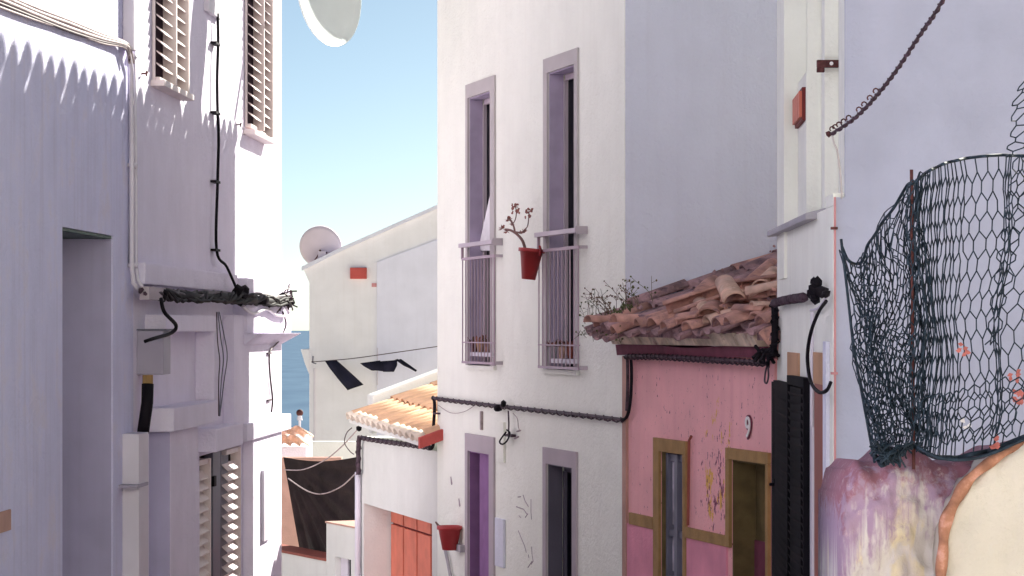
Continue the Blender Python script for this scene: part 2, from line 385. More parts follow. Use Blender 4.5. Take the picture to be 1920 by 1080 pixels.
# ================================================================== LEFT, FAR HOUSE
uB0, uB1 = LF.u(250), LF.u(528)
hb = empty('white_house', LF.P(20, -2, ZB), 'whitewashed house with louvred shutters, ledges and a sunlit end, left of the sky', 'house')
do0, do1, doz = LF.u(374), LF.u(452), LF.z(400, 848)
b = body(LF, uB0, uB1, ZB, 4.6, 5, [(do0, do1, -5, doz, 0.22)])
obj('wall', b, WHITE_L2, hb)
# lower front, proud of the wall, with a framed recess
PR = 0.145
def zpx(px, py, w=0): return LF.z(px, py, w)
bx1_ = LF.u(256) + .28
ru0 = LF.u(262, PR); ru1 = LF.u(402, PR)
zt1 = zpx(330, 590, PR); zt0 = zpx(330, 622, PR); zb1 = zpx(330, 762, PR); zb0 = zpx(330, 806, PR)
uq = LF.u(409, PR)
obj('window_frame', MB().box(LF, bx1_, uq, 0.0, PR, zt0, zt1).box(LF, ru1, uq, 0.0, PR, zb1, zt0), WHITE_L2, hb, bevel=.008)
obj('sill', MB().box(LF, bx1_, LF.u(409, .20), 0.0, 0.20, zb0, zb1), WHITE_L2, hb, bevel=.012)
# ledge under the upper wall
z1 = zpx(257, 493); z0 = zpx(268, 534)
obj('ledge', MB().box(LF, uB0 + .005, LF.u(446, 0.08), 0.0, 0.08, z0, z1), WHITE_L2, hb, bevel=.01)
# lower wall, in front of wall plane
obj('return_shade_coat', MB().box(LF, LF.u(280) - .008, LF.u(280) - .001, 0, PR - .004, ZB, zb0 - .01), JAMB_SHADE, hb)  # thin coat that paints the shade of the return
obj('lower_wall', MB().box(LF, LF.u(280), LF.u(372, PR), 0.0, PR, ZB, zb0 - .002), WHITE_L2, hb, bevel=.012)
# projecting end block
wE = 0.09; ue = LF.u(528, wE)
obj('pilaster', MB().box(LF, LF.u(418), ue, 0.0, wE, zpx(440, 800, wE), zpx(440, 590, wE)), WHITE_L2, hb, bevel=.01)
zS0 = zpx(500, 625, .22); zS1 = zpx(500, 523, .22)
up0 = LF.u(457, wE); up1 = LF.u(546, .12)
mb = MB(); P = LF.P
mb.box(LF, up0, up1, 0, .12, zS0, zS1)
zc = zpx(500, 646, wE)
mb.hexa([P(up0, 0, zc), P(ue, 0, zc), P(ue, wE + .004, zc), P(up0, wE + .004, zc), P(up0, 0, zS0 - .001), P(up1, 0, zS0 - .001), P(up1, .218, zS0 - .001), P(up0, .218, zS0 - .001)])
obj('balcony_slab', mb, WHITE_L2, hb, bevel=.008)
# lower cornice in two steps, sloping soffit
zc1, zc0 = zpx(500, 792, .22), zpx(500, 824, .22)
mb = MB(); ud = LF.u(369)
mb.box(LF, ud, LF.u(456, .15), 0, .15, zpx(400, 850, .15), zpx(400, 806, .15) )
mb.box(LF, up0, LF.u(546, .12), 0, .12, zc0, zc1)
obj('cornice', mb, WHITE_L2, hb, bevel=.01)
obj('corner_pier', MB().box(LF, LF.u(455), ue, 0.0, wE, ZB, zc0 - .002), WHITE_L2, hb, bevel=.01)
obj('letter_panel', MB().box(LF, LF.u(489, wE), LF.u(503, wE), wE - .01, wE + .03, zpx(496, 1012, wE), zpx(496, 880, wE)), PVC, hb, bevel=.004)

def shutter(parent, F, u0, u1, z0, z1, w, pitch, m=SHUT, leaves=2, sw=0.032, tilt=0.85, sd=0.062, back=SHUT_D, rail=0.04):
    obj('backing_panel', MB().box(F, u0 + .01, u1 - .01, w + .002, w + .008, z0 + .02, z1 - .02), back, parent)
    lw = (u1 - u0) / leaves
    for k in range(leaves):
        a, b_ = u0 + k * lw + .004, u0 + (k + 1) * lw - .004
        mb = MB().box(F, a, a + sw, w, w + sd * .8, z0, z1).box(F, b_ - sw, b_, w, w + sd * .8, z0, z1)
        mb.box(F, a + sw, b_ - sw, w, w + sd * .8, z0, z0 + rail).box(F, a + sw, b_ - sw, w, w + sd * .8, z1 - rail, z1)
        sh = obj('shutter', mb, m, parent, bevel=.003)
        n = int((z1 - z0 - 2 * rail) / pitch)
        L = (b_ - a - 2 * sw) / 2 + .0
        sm = MB()
        c, s_ = math.cos(tilt), math.sin(tilt)
        h = sd * 0.62; t = .006
        yo = 1 if F.M(0, 0, 0).to_3x3() @ Vector((0, 1, 0)) @ Vector((F.n.x, F.n.y, 0)) > 0 else -1
        pts = []
        for z_ in (-t, t):
            for (x, q) in ((-L, -h), (L, -h), (L, h), (-L, h)):
                pts.append(Vector((x, yo * (q * c) , -q * s_ + z_)))
        sm.hexa(pts); me = sm.mesh('slat', m)
        for i in range(n):
            inst('slat', me, F.M((a + b_) / 2, w + sd * .58, z0 + rail + pitch * (i + .6)), sh)

for (pa, pb, pyb, lab) in ((285, 333, 160, 'a'), (458, 492, 249, 'b')):
    u0, u1 = LF.u(pa), LF.u(pb); z0 = LF.z((pa + pb) / 2, pyb)
    e = empty('window', LF.P((u0 + u1) / 2, 0, z0)); e.parent = hb; e.location = LF.P((u0 + u1) / 2, 0, z0) - wpos(hb)
    obj('window_sill', MB().box(LF, u0 - .06, u1 + .12, 0, .10, z0 - .055, z0 - .012), SHUT, e, bevel=.006)
# shutters sit on the wall, one window each
def shutter_part(name, F, u0, u1, z0, z1, w, pitch, m, back, tilt, sd, sw=.032):
    """part 'shutter' (frame + backing) > slat sub-parts"""
    mb = MB().box(F, u0, u0 + sw * .5, w, w + .02, z0, z1).box(F, u1 - sw, u1, w, w + sd, z0, z1)
    mb.box(F, u0 + sw * .5, u1 - sw, w, w + sd * .5, z0, z0 + .03).box(F, u0 + sw * .5, u1 - sw, w, w + sd * .8, z1 - .04, z1)
    return mb
def louvre(parent, F, u0, u1, z0, z1, w, pitch, m=SHUT, back=SHUT_D, tilt=0.85, sd=0.062, sw=.032):
    sh = obj('shutter', shutter_part('s', F, u0, u1, z0, z1, w, pitch, m, back, tilt, sd, sw), m, parent, bevel=.003)
    obj('backing', MB().box(F, u0 + .01, u1 - .01, w + .001, w + .006, z0 + .02, z1 - .02), back, sh)
    L = (u1 - u0) / 2 - sw * .8; h = .038; t = .005; c, s_ = math.cos(tilt), math.sin(tilt)
    yo = 1 if (F.M(0, 0, 0).to_3x3() @ Vector((0, 1, 0))).dot(Vector((F.n.x, F.n.y, 0))) > 0 else -1
    pts = [Vector((x, yo * q * c, -q * s_ + z_)) for z_ in (-t, t) for (x, q) in ((-L, -h), (L, -h), (L, h), (-L, h))]
    me = MB().hexa(pts).mesh('slat', m)
    n = int((z1 - z0 - .1) / pitch)
    for i in range(n): inst('slat', me, F.M((u0 + u1) / 2, w + .052, z0 + .06 + pitch * (i + .5)), sh)
    return sh
for (pa, pm, pb, pyb) in ((284, 305, 329, 166), (458, 474, 491, 251)):
    for (q0, q1) in ((pa, pm), (pm, pb)):
        u0, u1 = LF.u(q0), LF.u(q1)
        louvre(hb, LF, u0 + .003, u1 - .003, LF.z((q0 + q1) / 2, pyb - (9 if q0 == pa else -3)), 3.15, 0.004, 0.083, tilt=0.72, sd=.10, sw=.04)
# hinges and wall hooks
for (px, py) in ((331, 120), (490, 203)):
    u, z = LF.uz(px, py, .05); obj('hinge', MB().box(LF, u - .012, u + .012, .002, .03, z - .09, z + .06), RUST, hb)
for (px, py) in ((271, 138), (353, 181), (448, 234), (501, 260)):
    u, z = LF.uz(px, py, .02)
    obj('shutter_hook', MB().tube([LF.P(u, -.01, z), LF.P(u, .03, z), LF.P(u + .03, .035, z + .012), LF.P(u - .03, .04, z + .012), LF.P(u - .035, .04, z - .02)], .006, 5), RUST, hb)
# tall door with louvred leaves
dw = -0.10
obj('door_frame', MB().box(LF, LF.u(397, -.06), LF.u(411, -.06), -.12, -.05, -5, doz - .01).box(LF, LF.u(414, -.06), LF.u(428, -.06), -.12, -.06, -5, doz - .01), GREYMET, hb, bevel=.004)
obj('door_pane', MB().box(LF, do0 + .005, do1 - .005, -.2, -.17, -5, doz - .005), GLASS, hb)
zb_ = LF.z(400, 1230)
louvre(hb, LF, LF.u(373), LF.u(396), zb_, doz - .04, -.09, .083, back=BLACKSH, tilt=.75, sd=.09, sw=.03)
louvre(hb, LF, LF.u(429), LF.u(452), zb_, doz + .02 - .04, -.09, .083, back=BLACKSH, tilt=.75, sd=.09, sw=.03)
obj('lock', MB().box(LF, LF.u(409), LF.u(413), -.06, -.03, LF.z(410, 912), LF.z(410, 893)), BLACK, hb)

# drain pipe between both houses
mb = MB()
u_, zt = LF.uz(244, 0, .04); zb2 = LF.z(244, 95, .04)
mb.box(LF, u_ - .05, u_ + .05, 0.002, .075, zb2, zt + 1.2)
obj('drain_pipe', mb, PVC, label='square white downpipe ending above the teeth-shaped shadow on the left wall', cat='pipe', bevel=.008)
mb = MB()
p = [LF.at(239, 85, .04), LF.at(246, 130, .03), LF.at(247, 300, .03), LF.at(247, 500, .03), LF.at(250, 530, .04), LF.at(266, 552, .08)]
mb.tube(p, .016, 8)
p = [LF.at(252, 95, .03), LF.at(254, 300, .03), LF.at(255, 500, .03), LF.at(258, 525, .05), LF.at(268, 540, .09)]
mb.tube(p, .013, 8)
for y in (105, 310, 498): 
    u, z = LF.uz(250, y, .03); mb.box(LF, u - .05, u + .05, .002, .05, z - .012, z + .012)
obj('conduit', mb, PVC, smooth=True, label='pair of pale conduits running down between the two left houses', cat='pipe')
mb = MB(); mb.tube([LF.at(244, 172, .012), LF.at(245, 300, .012), LF.at(243, 500, .012)], .008, 5)
obj('black_wire', mb, BLACK, label='thin black wire down the joint of the left houses', cat='cable')

# thin metal cover, black hose beside meter box
mw = PR + .002
bx0, bx1 = LF.u(256), LF.u(256) + .26
t = empty('meter_box', LF.P((bx0 + bx1) / 2, .1, LF.z(280, 705, .2)), 'grey electric meter box on the shaded left wall with a black hose below', 'meter box')
zt, zb3 = LF.z(280, 620, .1), LF.z(280, 703, .1)
obj('case', MB().box(LF, bx0, bx1, .0, .18, zb3, zt), BOXM, t, bevel=.008)
obj('lid', MB().box(LF, bx0 - .005, bx1 + .01, -.0, .20, zt, zt + .012), GREYMET, t)
obj('gland', MB().tube([LF.at(277, 703, .09), LF.at(277, 722, .09)], .035, 8), OCHRE, t)
obj('hose', MB().tube([LF.at(277, 720, .09), LF.at(276, 755, .09), LF.at(268, 812, .06)], .04, 10), BLACK, t, smooth=True)
u, z = LF.uz(266, 812, .10)
obj('cover', MB().box(LF, LF.u(258, .10), LF.u(276, .10), .0, .11, ZB, z), PVC, t, bevel=.006)
obj('clip', MB().box(LF, LF.u(257, .12), LF.u(277, .12), .0, .125, LF.z(266, 911, .1), LF.z(266, 905, .1)), BOXM, t)
# feed cable from bundle to box
def cable(pts, r, m, label, name='cable', F=None, group=None, smooth=True, seg=6):
    return obj(name, MB().tube(spline(pts), r, seg), m, smooth=smooth, label=label, cat='cable', group=group)
def spline(p, k=6):
    p = [Vector(x) for x in p]; q = [p[0]] + p + [p[-1]]; out = []
    for i in range(1, len(q) - 2):
        a, b_, c, d = q[i - 1], q[i], q[i + 1], q[i + 2]
        for j in range(k):
            t = j / k
            out.append(0.5 * ((2 * b_) + (c - a) * t + (2 * a - 5 * b_ + 4 * c - d) * t * t + (3 * b_ - a - 3 * c + d) * t ** 3))
    out.append(p[-1]); return out
cable([LF.at(302, 560, .17), LF.at(308, 585, .2), LF.at(330, 610, .22), LF.at(320, 625, .20), LF.at(290, 634, .19), LF.at(272, 640, .15)], .013, BLACK, 'black cable dropping from the wrapped bundle into the meter box')
# cable from the roof down the wall with clips
e = empty('cable', LF.at(407, 540, .03), 'black cable with cross clips running straight down the left shadowed wall', 'cable')
obj('wire', MB().tube(spline([LF.at(408, 25, .04), LF.at(409, 80, .04), LF.at(407, 150, .04), LF.at(408, 212, .04), LF.at(410, 260, .04), LF.at(408, 341, .04), LF.at(406, 468, .04), LF.at(425, 500, .08), LF.at(443, 540, .18)]), .0115, 6), BLACK, e, smooth=True)
for y in (82, 212, 341, 469):
    u, z = LF.uz(407, y, .04); obj('clip', MB().box(LF, u - .10, u + .10, .005, .05, z - .009, z + .009), BLACK, e)
u, z = LF.uz(405, 28, .05)
obj('junction_box', MB().box(LF, LF.u(399, .07), LF.u(413, .03), 0, .04, z, z + .5), PVC, label='white plastic trunking at the top of the clipped black cable', cat='junction box', bevel=.006)
# wires at the top left
e = empty('cable_bundle', LF.at(235, 85, .03), 'sagging bundle of pale wires crossing the sunlit top left wall', 'cable')
for k, (dy, r, m) in enumerate(((0, .011, CABLE_P), (6, .012, CABLE_P), (12, .009, CABLE), (-6, .008, CABLE_P), (16, .007, CABLE_P))):
    obj('wire', MB().tube(spline([LF.at(-40 - k * 4, -28 + dy * 1.3, .018), LF.at(60, 18 + dy * (1.1), .02), LF.at(130, 44 + dy + 3 * math.sin(k), .02), LF.at(190, 68 + dy * .8, .02), LF.at(230, 80 + dy * .5, .04), LF.at(240 + (k % 2) * 4, 92 + dy * .4, .05), LF.at(243 + (k % 2) * 6, 118, .045)]), r, 6), m, e, smooth=True)

# wrapped cable bundle along the ledge
e = empty('wrapped_cable_bundle', LF.at(420, 570, .2), 'thick tangle of taped black cables running along the left ledge to its corner', 'cable')
def tangle(F, pts, n, r, spread, m, parent, name='strand'):
    base = spline(pts, 8)
    for k in range(n):
        ph = random.uniform(0, 6.28); fr = random.uniform(2, 6); q = []
        for i, p in enumerate(base):
            t = i / len(base) * 6.28 * fr
            q.append(p + Vector((F.n.x, F.n.y, 0)) * spread * math.sin(t + ph) + Vector((0, 0, 1)) * spread * math.cos(t * 1.2 + ph) + Vector((random.uniform(-1, 1), random.uniform(-1, 1), random.uniform(-1, 1))) * spread * .25)
        obj(name, MB().tube(q, r, 5), m, parent, smooth=True)
pts = [LF.at(300, 552, .12), LF.at(340, 556, .13), LF.at(400, 557, .15), LF.at(450, 560, .16), LF.at(500, 564, .17), LF.at(545, 568, .18)]
tangle(LF, pts, 9, .013, .034, BLACK, e)
obj('core', MB().tube(spline(pts, 8), lambda t: .028 + .008 * math.sin(t * 31) + .006 * math.sin(t * 57), 8), BLACK, e, smooth=True)
tangle(LF, [LF.at(268, 546, .11), LF.at(330, 550, .12), LF.at(400, 552, .14), LF.at(540, 556, .17)], 3, .013, .02, CABLE, e)
mb = MB()
for (px, py, s_) in ((445, 548, .06), (460, 545, .055), (490, 566, .05), (530, 560, .05), (541, 570, .055), (452, 560, .06), (505, 568, .04)):
    mb.blob(LF.at(px, py, .17), s_ * .85, 1, .5)
obj('tape_knot', mb, BLACK, e, split=True)
mb = MB()
for k in range(16):
    c = LF.at(random.uniform(520, 548), random.uniform(548, 580), .18); d = Vector((random.uniform(-1, 1), random.uniform(-1, 1), random.uniform(-1, 1))) * .09
    mb.tube([c - d, c + Vector((0, 0, random.uniform(-.03, .03))), c + d], .007, 4)
obj('loose_end', mb, CABLE, e, kind='stuff')
obj('wall_arm', MB().box(LF, LF.u(268, .1), LF.u(300, .1), .08, .14, LF.z(280, 562, .12), LF.z(280, 538, .12)), TRIM_D, e)
obj('white_rope', MB().tube(spline([LF.at(455, 575, .14), LF.at(475, 588, .14), LF.at(500, 580, .15), LF.at(520, 592, .15), LF.at(541, 590, .16), LF.at(535, 575, .17)]), .014, 5), PVC, e, smooth=True)
cable([LF.at(530, 585, .15), LF.at(536, 610, .15), LF.at(522, 640, .12), LF.at(506, 660, .105), LF.at(506, 700, .105), LF.at(511, 748, .105), LF.at(509, 772, .105)], .008, CABLE, 'thin dark wire hanging down the sunlit left corner pier')
for y in (662, 750):
    u, z = LF.uz(505, y, .1); obj('wire_clip', MB().box(LF, u - .12, u + .10, .092, .11, z - .006, z + .006), CABLE, label='small clip on the sunlit corner pier, ' + ('upper' if y < 700 else 'lower') + ' of two', cat='clip', group='clips on the corner pier')
e = empty('cable', LF.at(412, 780, .16), 'three grey wires bowing down beside the shaded pilaster on the left', 'cable')
for k in range(3):
    obj('wire', MB().tube(spline([LF.at(406 + k * 2.5, 585, .15), LF.at(408 + k * 6, 640 - k * 6, .16), LF.at(412 + k * 7, 676 - k * 4, .17), LF.at(410 + k * 5, 715, .16), LF.at(410 + k, 780, .165)]), .0045, 5), GREYMET if k else CABLE, e, smooth=True)

# ================================================================== CENTRE HOUSE
uC0, uC1 = RF.u(1171), RF.u(820)
hc = empty('white_house', RF.P((uC0 + uC1) / 2, -2, ZB), 'tall cream white house in the centre with two narrow railed windows', 'house')
def zr(px, py, w=0): return RF.z(px, py, w)
W = [dict(o=(880, 922), f=(876, 930), ft=(160, 143), top=184, bot=684),
     dict(o=(1029, 1080), f=(1022, 1086), ft=(112, 92), top=137, bot=692)]
D_ = [dict(o=(880, 920), f=(875, 929), top=845), dict(o=(1027, 1076), f=(1021, 1084), top=869)]
holes = []
for q in W: holes.append((RF.u(q['o'][1]), RF.u(q['o'][0]), zr(q['o'][0], q['bot']), zr(q['o'][0], q['top']), .17))
for q in D_: holes.append((RF.u(q['o'][1]), RF.u(q['o'][0]), -5.5, zr(q['o'][0], q['top']), .17))
ZC = 3.0
bm_ = body(RF, uC0, uC1, ZB, ZC, 4.0, holes)
zE0, zE1 = 5.34, 3.32      # verge heights: near end, far end
P = RF.P
bm_.hexa([P(uC0, 0, ZC + .001), P(uC1, 0, ZC + .001), P(uC1, -4, ZC + .001), P(uC0, -4, ZC + .001), P(uC0, 0, zE0 - .12), P(uC1, 0, zE1 - .12), P(uC1, -4, zE1 - .12), P(uC0, -4, zE0 - .12)])
obj('wall', bm_, WHITE_C, hc)
# the plain side, its shade put into a lavender skin 1 cm proud
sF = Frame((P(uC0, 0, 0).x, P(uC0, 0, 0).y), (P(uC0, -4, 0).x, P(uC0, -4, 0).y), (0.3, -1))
obj('side_shade_skin', MB().prism([sF.P(0.006, .012, ZB), sF.P(4, .012, ZB), sF.P(4, .012, zE0 - .15), sF.P(0.006, .012, zE0 - .15)], (-sF.n.x * .011, -sF.n.y * .011, 0)), WHITE_S, hc)
# eaves tiles with humps along the sloping street edge (above the picture; they throw the toothed shadow)
rf = obj('roof', MB().hexa([P(uC0, .02, zE0 - .12), P(uC1, .02, zE1 - .12), P(uC1, -4.05, zE1 - .12), P(uC0, -4.05, zE0 - .12), P(uC0, .02, zE0 - .08), P(uC1, .02, zE1 - .08), P(uC1, -4.05, zE1 - .08), P(uC0, -4.05, zE0 - .08)]), TERRA, hc)
def barrel(r0, r1, L, t=.012, seg=8, rise=1.0):
    mb = MB(); vs = []
    for (rr, x) in ((r0, 0), (r1, L)):
        for q in (0, -t):
            for k in range(seg + 1):
                th = math.pi * k / seg; vs.append(Vector(((rr + q) * math.cos(th), -x, (rr + q) * math.sin(th) * rise)))
    n = seg + 1; fs = []
    for k in range(seg):
        fs += [(k, k + 1, 2 * n + k + 1, 2 * n + k), (n + k, n + k + 1, 3 * n + k + 1, 3 * n + k), (k, k + 1, n + k + 1, n + k), (2 * n + k, 2 * n + k + 1, 3 * n + k + 1, 3 * n + k)]
    fs += [(0, n, 3 * n, 2 * n), (n - 1, 2 * n - 1, 4 * n - 1, 3 * n - 1)]
    return mb.add(vs, fs)
hump = barrel(.080, .05, .5, rise=2.0).mesh('roof_tile', TERRA, smooth=True)
nT = 30
for i in range(nT):
    f = (i + .5) / nT; u = uC0 + (uC1 - uC0) * f; z = zE0 + (zE1 - zE0) * f - .08
    inst('roof_tile', hump, RF.M(u, .10 + random.uniform(-.01, .01), z + random.uniform(-.008, .008), rz=random.uniform(-.04, .04)), rf)

def centre_window(q, i, door=False, jm=MAUVE):
    u0, u1 = RF.u(q['o'][1]), RF.u(q['o'][0]); zt = zr(q['o'][0], q['top']); zb = zr(q['o'][0], q['bot']) if not door else -5.4
    fu0, fu1 = RF.u(q['f'][1]), RF.u(q['f'][0])
    ft = zr(q['f'][0], q['ft'][0]) if not door else zr(q['f'][0], q['ft'][0])
    m = TRIM if not door else TRIM_D
    mb = MB()
    mb.box(RF, fu0, fu1, 0.0, .018, zt, ft)
    mb.box(RF, fu0, u0, 0.0, .018, zb, zt - .0005); mb.box(RF, u1, fu1, 0.0, .018, zb, zt - .0005)
    w = obj('window' if not door else 'door', MB().box(RF, u0 + .002, u0 + .018, -.165, -.12, zb + .02, zt - .06).box(RF, u1 - .045, u1 - .014, -.165, -.12, zb + .02, zt - .06).box(RF, u0 + .018, u1 - .045, -.165, -.12, zt - .06, zt - .014), RAIL if not door else SLATE, hc, bevel=.003)
    obj('surround', mb, m, w)
    obj('jamb', MB().box(RF, u1 - .012, u1 - .002, -.118, -.002, zb + .002, zt - .002).box(RF, u0 + .02, u1 - .014, -.118, -.002, zt - .012, zt - .002), jm, w)
    obj('pane', MB().box(RF, u0 + .018, u1 - .045, -.155, -.148, zb + .02, zt - .06), GLASS, w)
    if not door: obj('sill', MB().box(RF, fu0 - .02, fu1 + .02, -.16, .03, zb - .035, zb), WHITE_C, w, bevel=.004)
    return w
D_[0]['ft'] = (812, 0); D_[1]['ft'] = (838, 0)
w1 = centre_window(W[0], 0); w2 = centre_window(W[1], 1)
d1 = centre_window(D_[0], 0, True, PURPLE); d2 = centre_window(D_[1], 1, True, SLATE)
# closed purple leaf of first door
obj('door_leaf', MB().box(RF, RF.u(920) + .004, RF.u(920) + .55, -.11, -.05, -5.4, zr(880, 845) - .02), PURPLE, d1)
# curtain blowing at left upper window
cu = MB()
a, b_, c_, d__ = RF.at(924, 352, -.02), RF.at(926, 455, -.02), RF.at(905, 500, -.14), RF.at(900, 462, -.14)
vs = []; N = 10
for i in range(N + 1):
    for j in range(N + 1):
        s_, t_ = i / N, j / N
        top = RF.at(923, 345, -.03); p0 = top.lerp(RF.at(896 , 470, -.12), t_); p1 = top.lerp(RF.at(925, 470, -.03), t_)
        vs.append(p0.lerp(p1, s_) + Vector((RF.n.x, RF.n.y, 0)) * (.012 * math.sin(s_ * 14) * t_))
cu.add(vs, [(i * (N + 1) + j, (i + 1) * (N + 1) + j, (i + 1) * (N + 1) + j + 1, i * (N + 1) + j + 1) for i in range(N) for j in range(N)])
obj('curtain', cu, CURT, smooth=True, label='white curtain blowing out of the left railed window', cat='curtain')

def railing(pxL, pxR, ytopL, ytopR, ymid, ybot, lab):
    w = .06
    # ends in true coordinates: the bars stand w in front of the wall
    u1 = RF.u(pxL, w); u0 = RF.u(pxR - 3, w)
    zt = zr(pxL, ytopL, w); zm = zr(pxL, ymid, w); zb = zr(pxL, ybot, w)
    e = empty('railing', RF.P((u0 + u1) / 2, 0, zb), lab, 'railing', 'window railings on the centre house')
    obj('top_rail', MB().box(RF, u0 - .03, u1 + .01, w - .015, w + .035, zt - .018, zt + .018), RAIL, e, bevel=.004)
    obj('bracket', MB().box(RF, u0 - .05, u0 - .032, 0, w + .03, zt - .03, zt + .03).box(RF, u0 - .05, u0 - .032, 0, w, zm - .012, zm + .012).box(RF, u0 - .05, u0 - .032, 0, w, zb, zb + .03), TRIM_D, e, split=True)
    obj('cross_bar', MB().box(RF, u0 - .03, u1, w - .008, w + .008, zm - .012, zm + .012).box(RF, u0 - .03, u1, w - .008, w + .008, zb, zb + .02).box(RF, u0 - .03, u1, w - .006, w + .006, zb + .18, zb + .19), RAILB, e, split=True)
    me = MB().cube(-.0042, .0042, -.0042, .0042, 0, zm - zb).mesh('railing_bar', RAILB)
    nb = 11
    for i in range(nb): inst('railing_bar', me, RF.M(u0 + (u1 - .008 - u0) * i / (nb - 1), w, zb), e)
    obj('end_post', MB().box(RF, u1 - .012, u1 + .008, w - .01, w + .012, zm, zt), RAILB, e)
railing(867, 930, 461, 450, 486, 681, 'railing of thin vertical bars at the left upper window of the centre house')
railing(1010, 1087, 441, 431, 471, 690, 'railing of thin vertical bars at the right upper window of the centre house')
# little pots standing inside railings
def pot(loc, r, h, m=REDPOT, seg=18):
    M = Matrix.Translation(loc)
    return MB().lathe([(r * .62, 0), (r * .66, 0), (r * .95, h * .84), (r * .97, h * .85), (r * 1.1, h * .86), (r * 1.1, h), (r * .98, h), (r * .93, h * .86), (r * .55, .012)], M, seg)
def bushy(loc, r, n, ln=.06):
    mb = MB()
    for k in range(n):
        a = random.uniform(0, 6.28); d = Vector((math.cos(a), math.sin(a), random.uniform(.3, 1.6))).normalized(); p = Vector(loc) + Vector((math.cos(a), math.sin(a), 0)) * r * .3
        s_ = d.cross(Vector((0, 0, 1))).normalized() * ln * .22; q = p + d * ln * random.uniform(.6, 1.2)
        mb.add([p - s_ * .5, p + s_ * .5, q * .5 + p * .5 + s_, q, q * .5 + p * .5 - s_], [(0, 1, 2, 3, 4)])
    return mb
k = 0
for (px, py, s_, lab) in ((889, 655, .8, 'dark pot'), (901, 655, .9, 'tan pot'), (914, 655, .8, 'rust red pot'), (1040, 660, .9, 'grey-brown pot'), (1055, 662, .9, 'cream pot'), (1070, 665, .8, 'dark red pot')):
    first = px < 1000
    p = RF.at(px, py, .0)
    zb = zr(px, 660 if first else 672, .0); p.z = zb
    e = empty('flower_pot', p, '%s with a small plant behind the bars of the %s railed window' % (lab, 'left' if first else 'right'), 'flower pot', 'little pots behind the window railings')
    obj('pot', pot(p, .045 * s_, .12 * s_), (RUST, TAN, TERRA, GREYCAP, TERRA_L, BRICKBR)[k], e, smooth=True)
    obj('plant', bushy(p + Vector((0, 0, .09 * s_)), .05, 26, .08), SUCC if k % 2 else WEED, e); k += 1
for first in (True, False):
    pxs = (884, 920) if first else (1034, 1076)
    u0, u1 = RF.u(pxs[1], .04), RF.u(pxs[0], .04); z = zr(pxs[0], 660 if first else 672, .04)
    obj('pot_shelf', MB().box(RF, u0 - .02, u1 + .02, -.04, .045, z - .035, z - .002), PVC, label='narrow white shelf carrying pots behind the %s window railing' % ('left' if first else 'right'), cat='shelf')

# big red pot with succulent on the right railing
pc = RF.at(991, 524, .16)
e = empty('flower_pot', pc, 'red pot with a bare-stemmed succulent hanging from the right window railing', 'flower pot')
M = Matrix.Translation(pc) @ Matrix.Rotation(R(6), 4, 'Y')
hgt = .245; r_ = .085
obj('pot', MB().lathe([(.052, 0), (.055, 0), (.088, hgt - .03), (.09, hgt - .03), (.105, hgt - .028), (.105, hgt), (.094, hgt), (.09, hgt - .03), (.05, .02)], M, 24), REDPOT, e, smooth=True)
obj('soil', MB().lathe([(.09, hgt - .035), (.02, hgt - .025)], M, 16), WEED, e)
def rp(px, py, w=.16): return RF.at(px, py, w)
mb = MB().tube(spline([rp(985, 468), rp(980, 452), rp(970, 440), rp(958, 432), rp(948, 430)]), .013, 7, .009)
mb.tube(spline([rp(966, 437), rp(963, 424), rp(958, 414), rp(952, 411)]), .008, 6)
mb.tube(spline([rp(963, 435), rp(975, 436), rp(983, 434)]), .009, 6)
mb.tube(spline([rp(960, 422), rp(966, 412), rp(968, 400), rp(967, 388)]), .0045, 5)
mb.tube(spline([rp(983, 432), rp(989, 424), rp(991, 412), rp(992, 396)]), .0045, 5)
obj('stem', mb, STEM, e, smooth=True)
mb = MB()
for (px, py, rr) in ((942, 429, .028), (950, 434, .026), (982, 434, .025), (975, 437, .02), (953, 412, .03), (960, 420, .02)):
    c = rp(px, py)
    for k in range(16):
        a = random.uniform(0, 6.28); el = random.uniform(-.6, 1.2); d = Vector((math.cos(a) * math.cos(el), math.sin(a) * math.cos(el), math.sin(el))); s_ = d.cross(Vector((.3, .2, 1))).normalized() * rr * .35
        mb.add([c, c + d * rr * .7 + s_, c + d * rr * 1.4, c + d * rr * .7 - s_], [(0, 1, 2, 3)])
obj('leaf_rosette', mb, SUCC, e)
mb = MB()
for (px, py) in ((967, 392), (992, 401)):
    for k in range(26):
        c = rp(px + random.uniform(-7, 7), py + random.uniform(-10, 8)); mb.blob(c, random.uniform(.006, .011), 0, .3)
obj('flower_head', mb, SUCC, e)
obj('hook', MB().tube([rp(1012, 462), RF.at(1014, 470, .12), RF.at(1012, 478, .12)], .01, 5), REDPOT, e)

# red half pot on the wall, lower left
pc = RF.at(843, 1031, .10)
e = empty('flower_pot', pc, 'small red pot hung on the white wall beside the coral door', 'flower pot')
M = Matrix.Translation(pc)
obj('pot', MB().lathe([(.062, 0), (.065, 0), (.10, .18), (.115, .185), (.115, .215), (.10, .215), (.09, .18), (.06, .02)], M, 24), REDPOT, e, smooth=True)
obj('stem', MB().tube([RF.at(835, 992, .12), RF.at(822, 986, .14), RF.at(817, 979, .15)], .018, 6, .008), STEM, e)
obj('bracket', MB().box(RF, RF.u(873), RF.u(856), 0, .05, zr(865, 1033), zr(865, 1020)), GREYCAP, e)
obj('drain_tube', MB().tube(spline([RF.at(834, 1028, .03), RF.at(841, 1060, .03), RF.at(846, 1100, .03), RF.at(848, 1200, .03)]), .016, 7), GREYCAP, label='slim grey tube on the wall below the small red pot', cat='pipe', smooth=True)

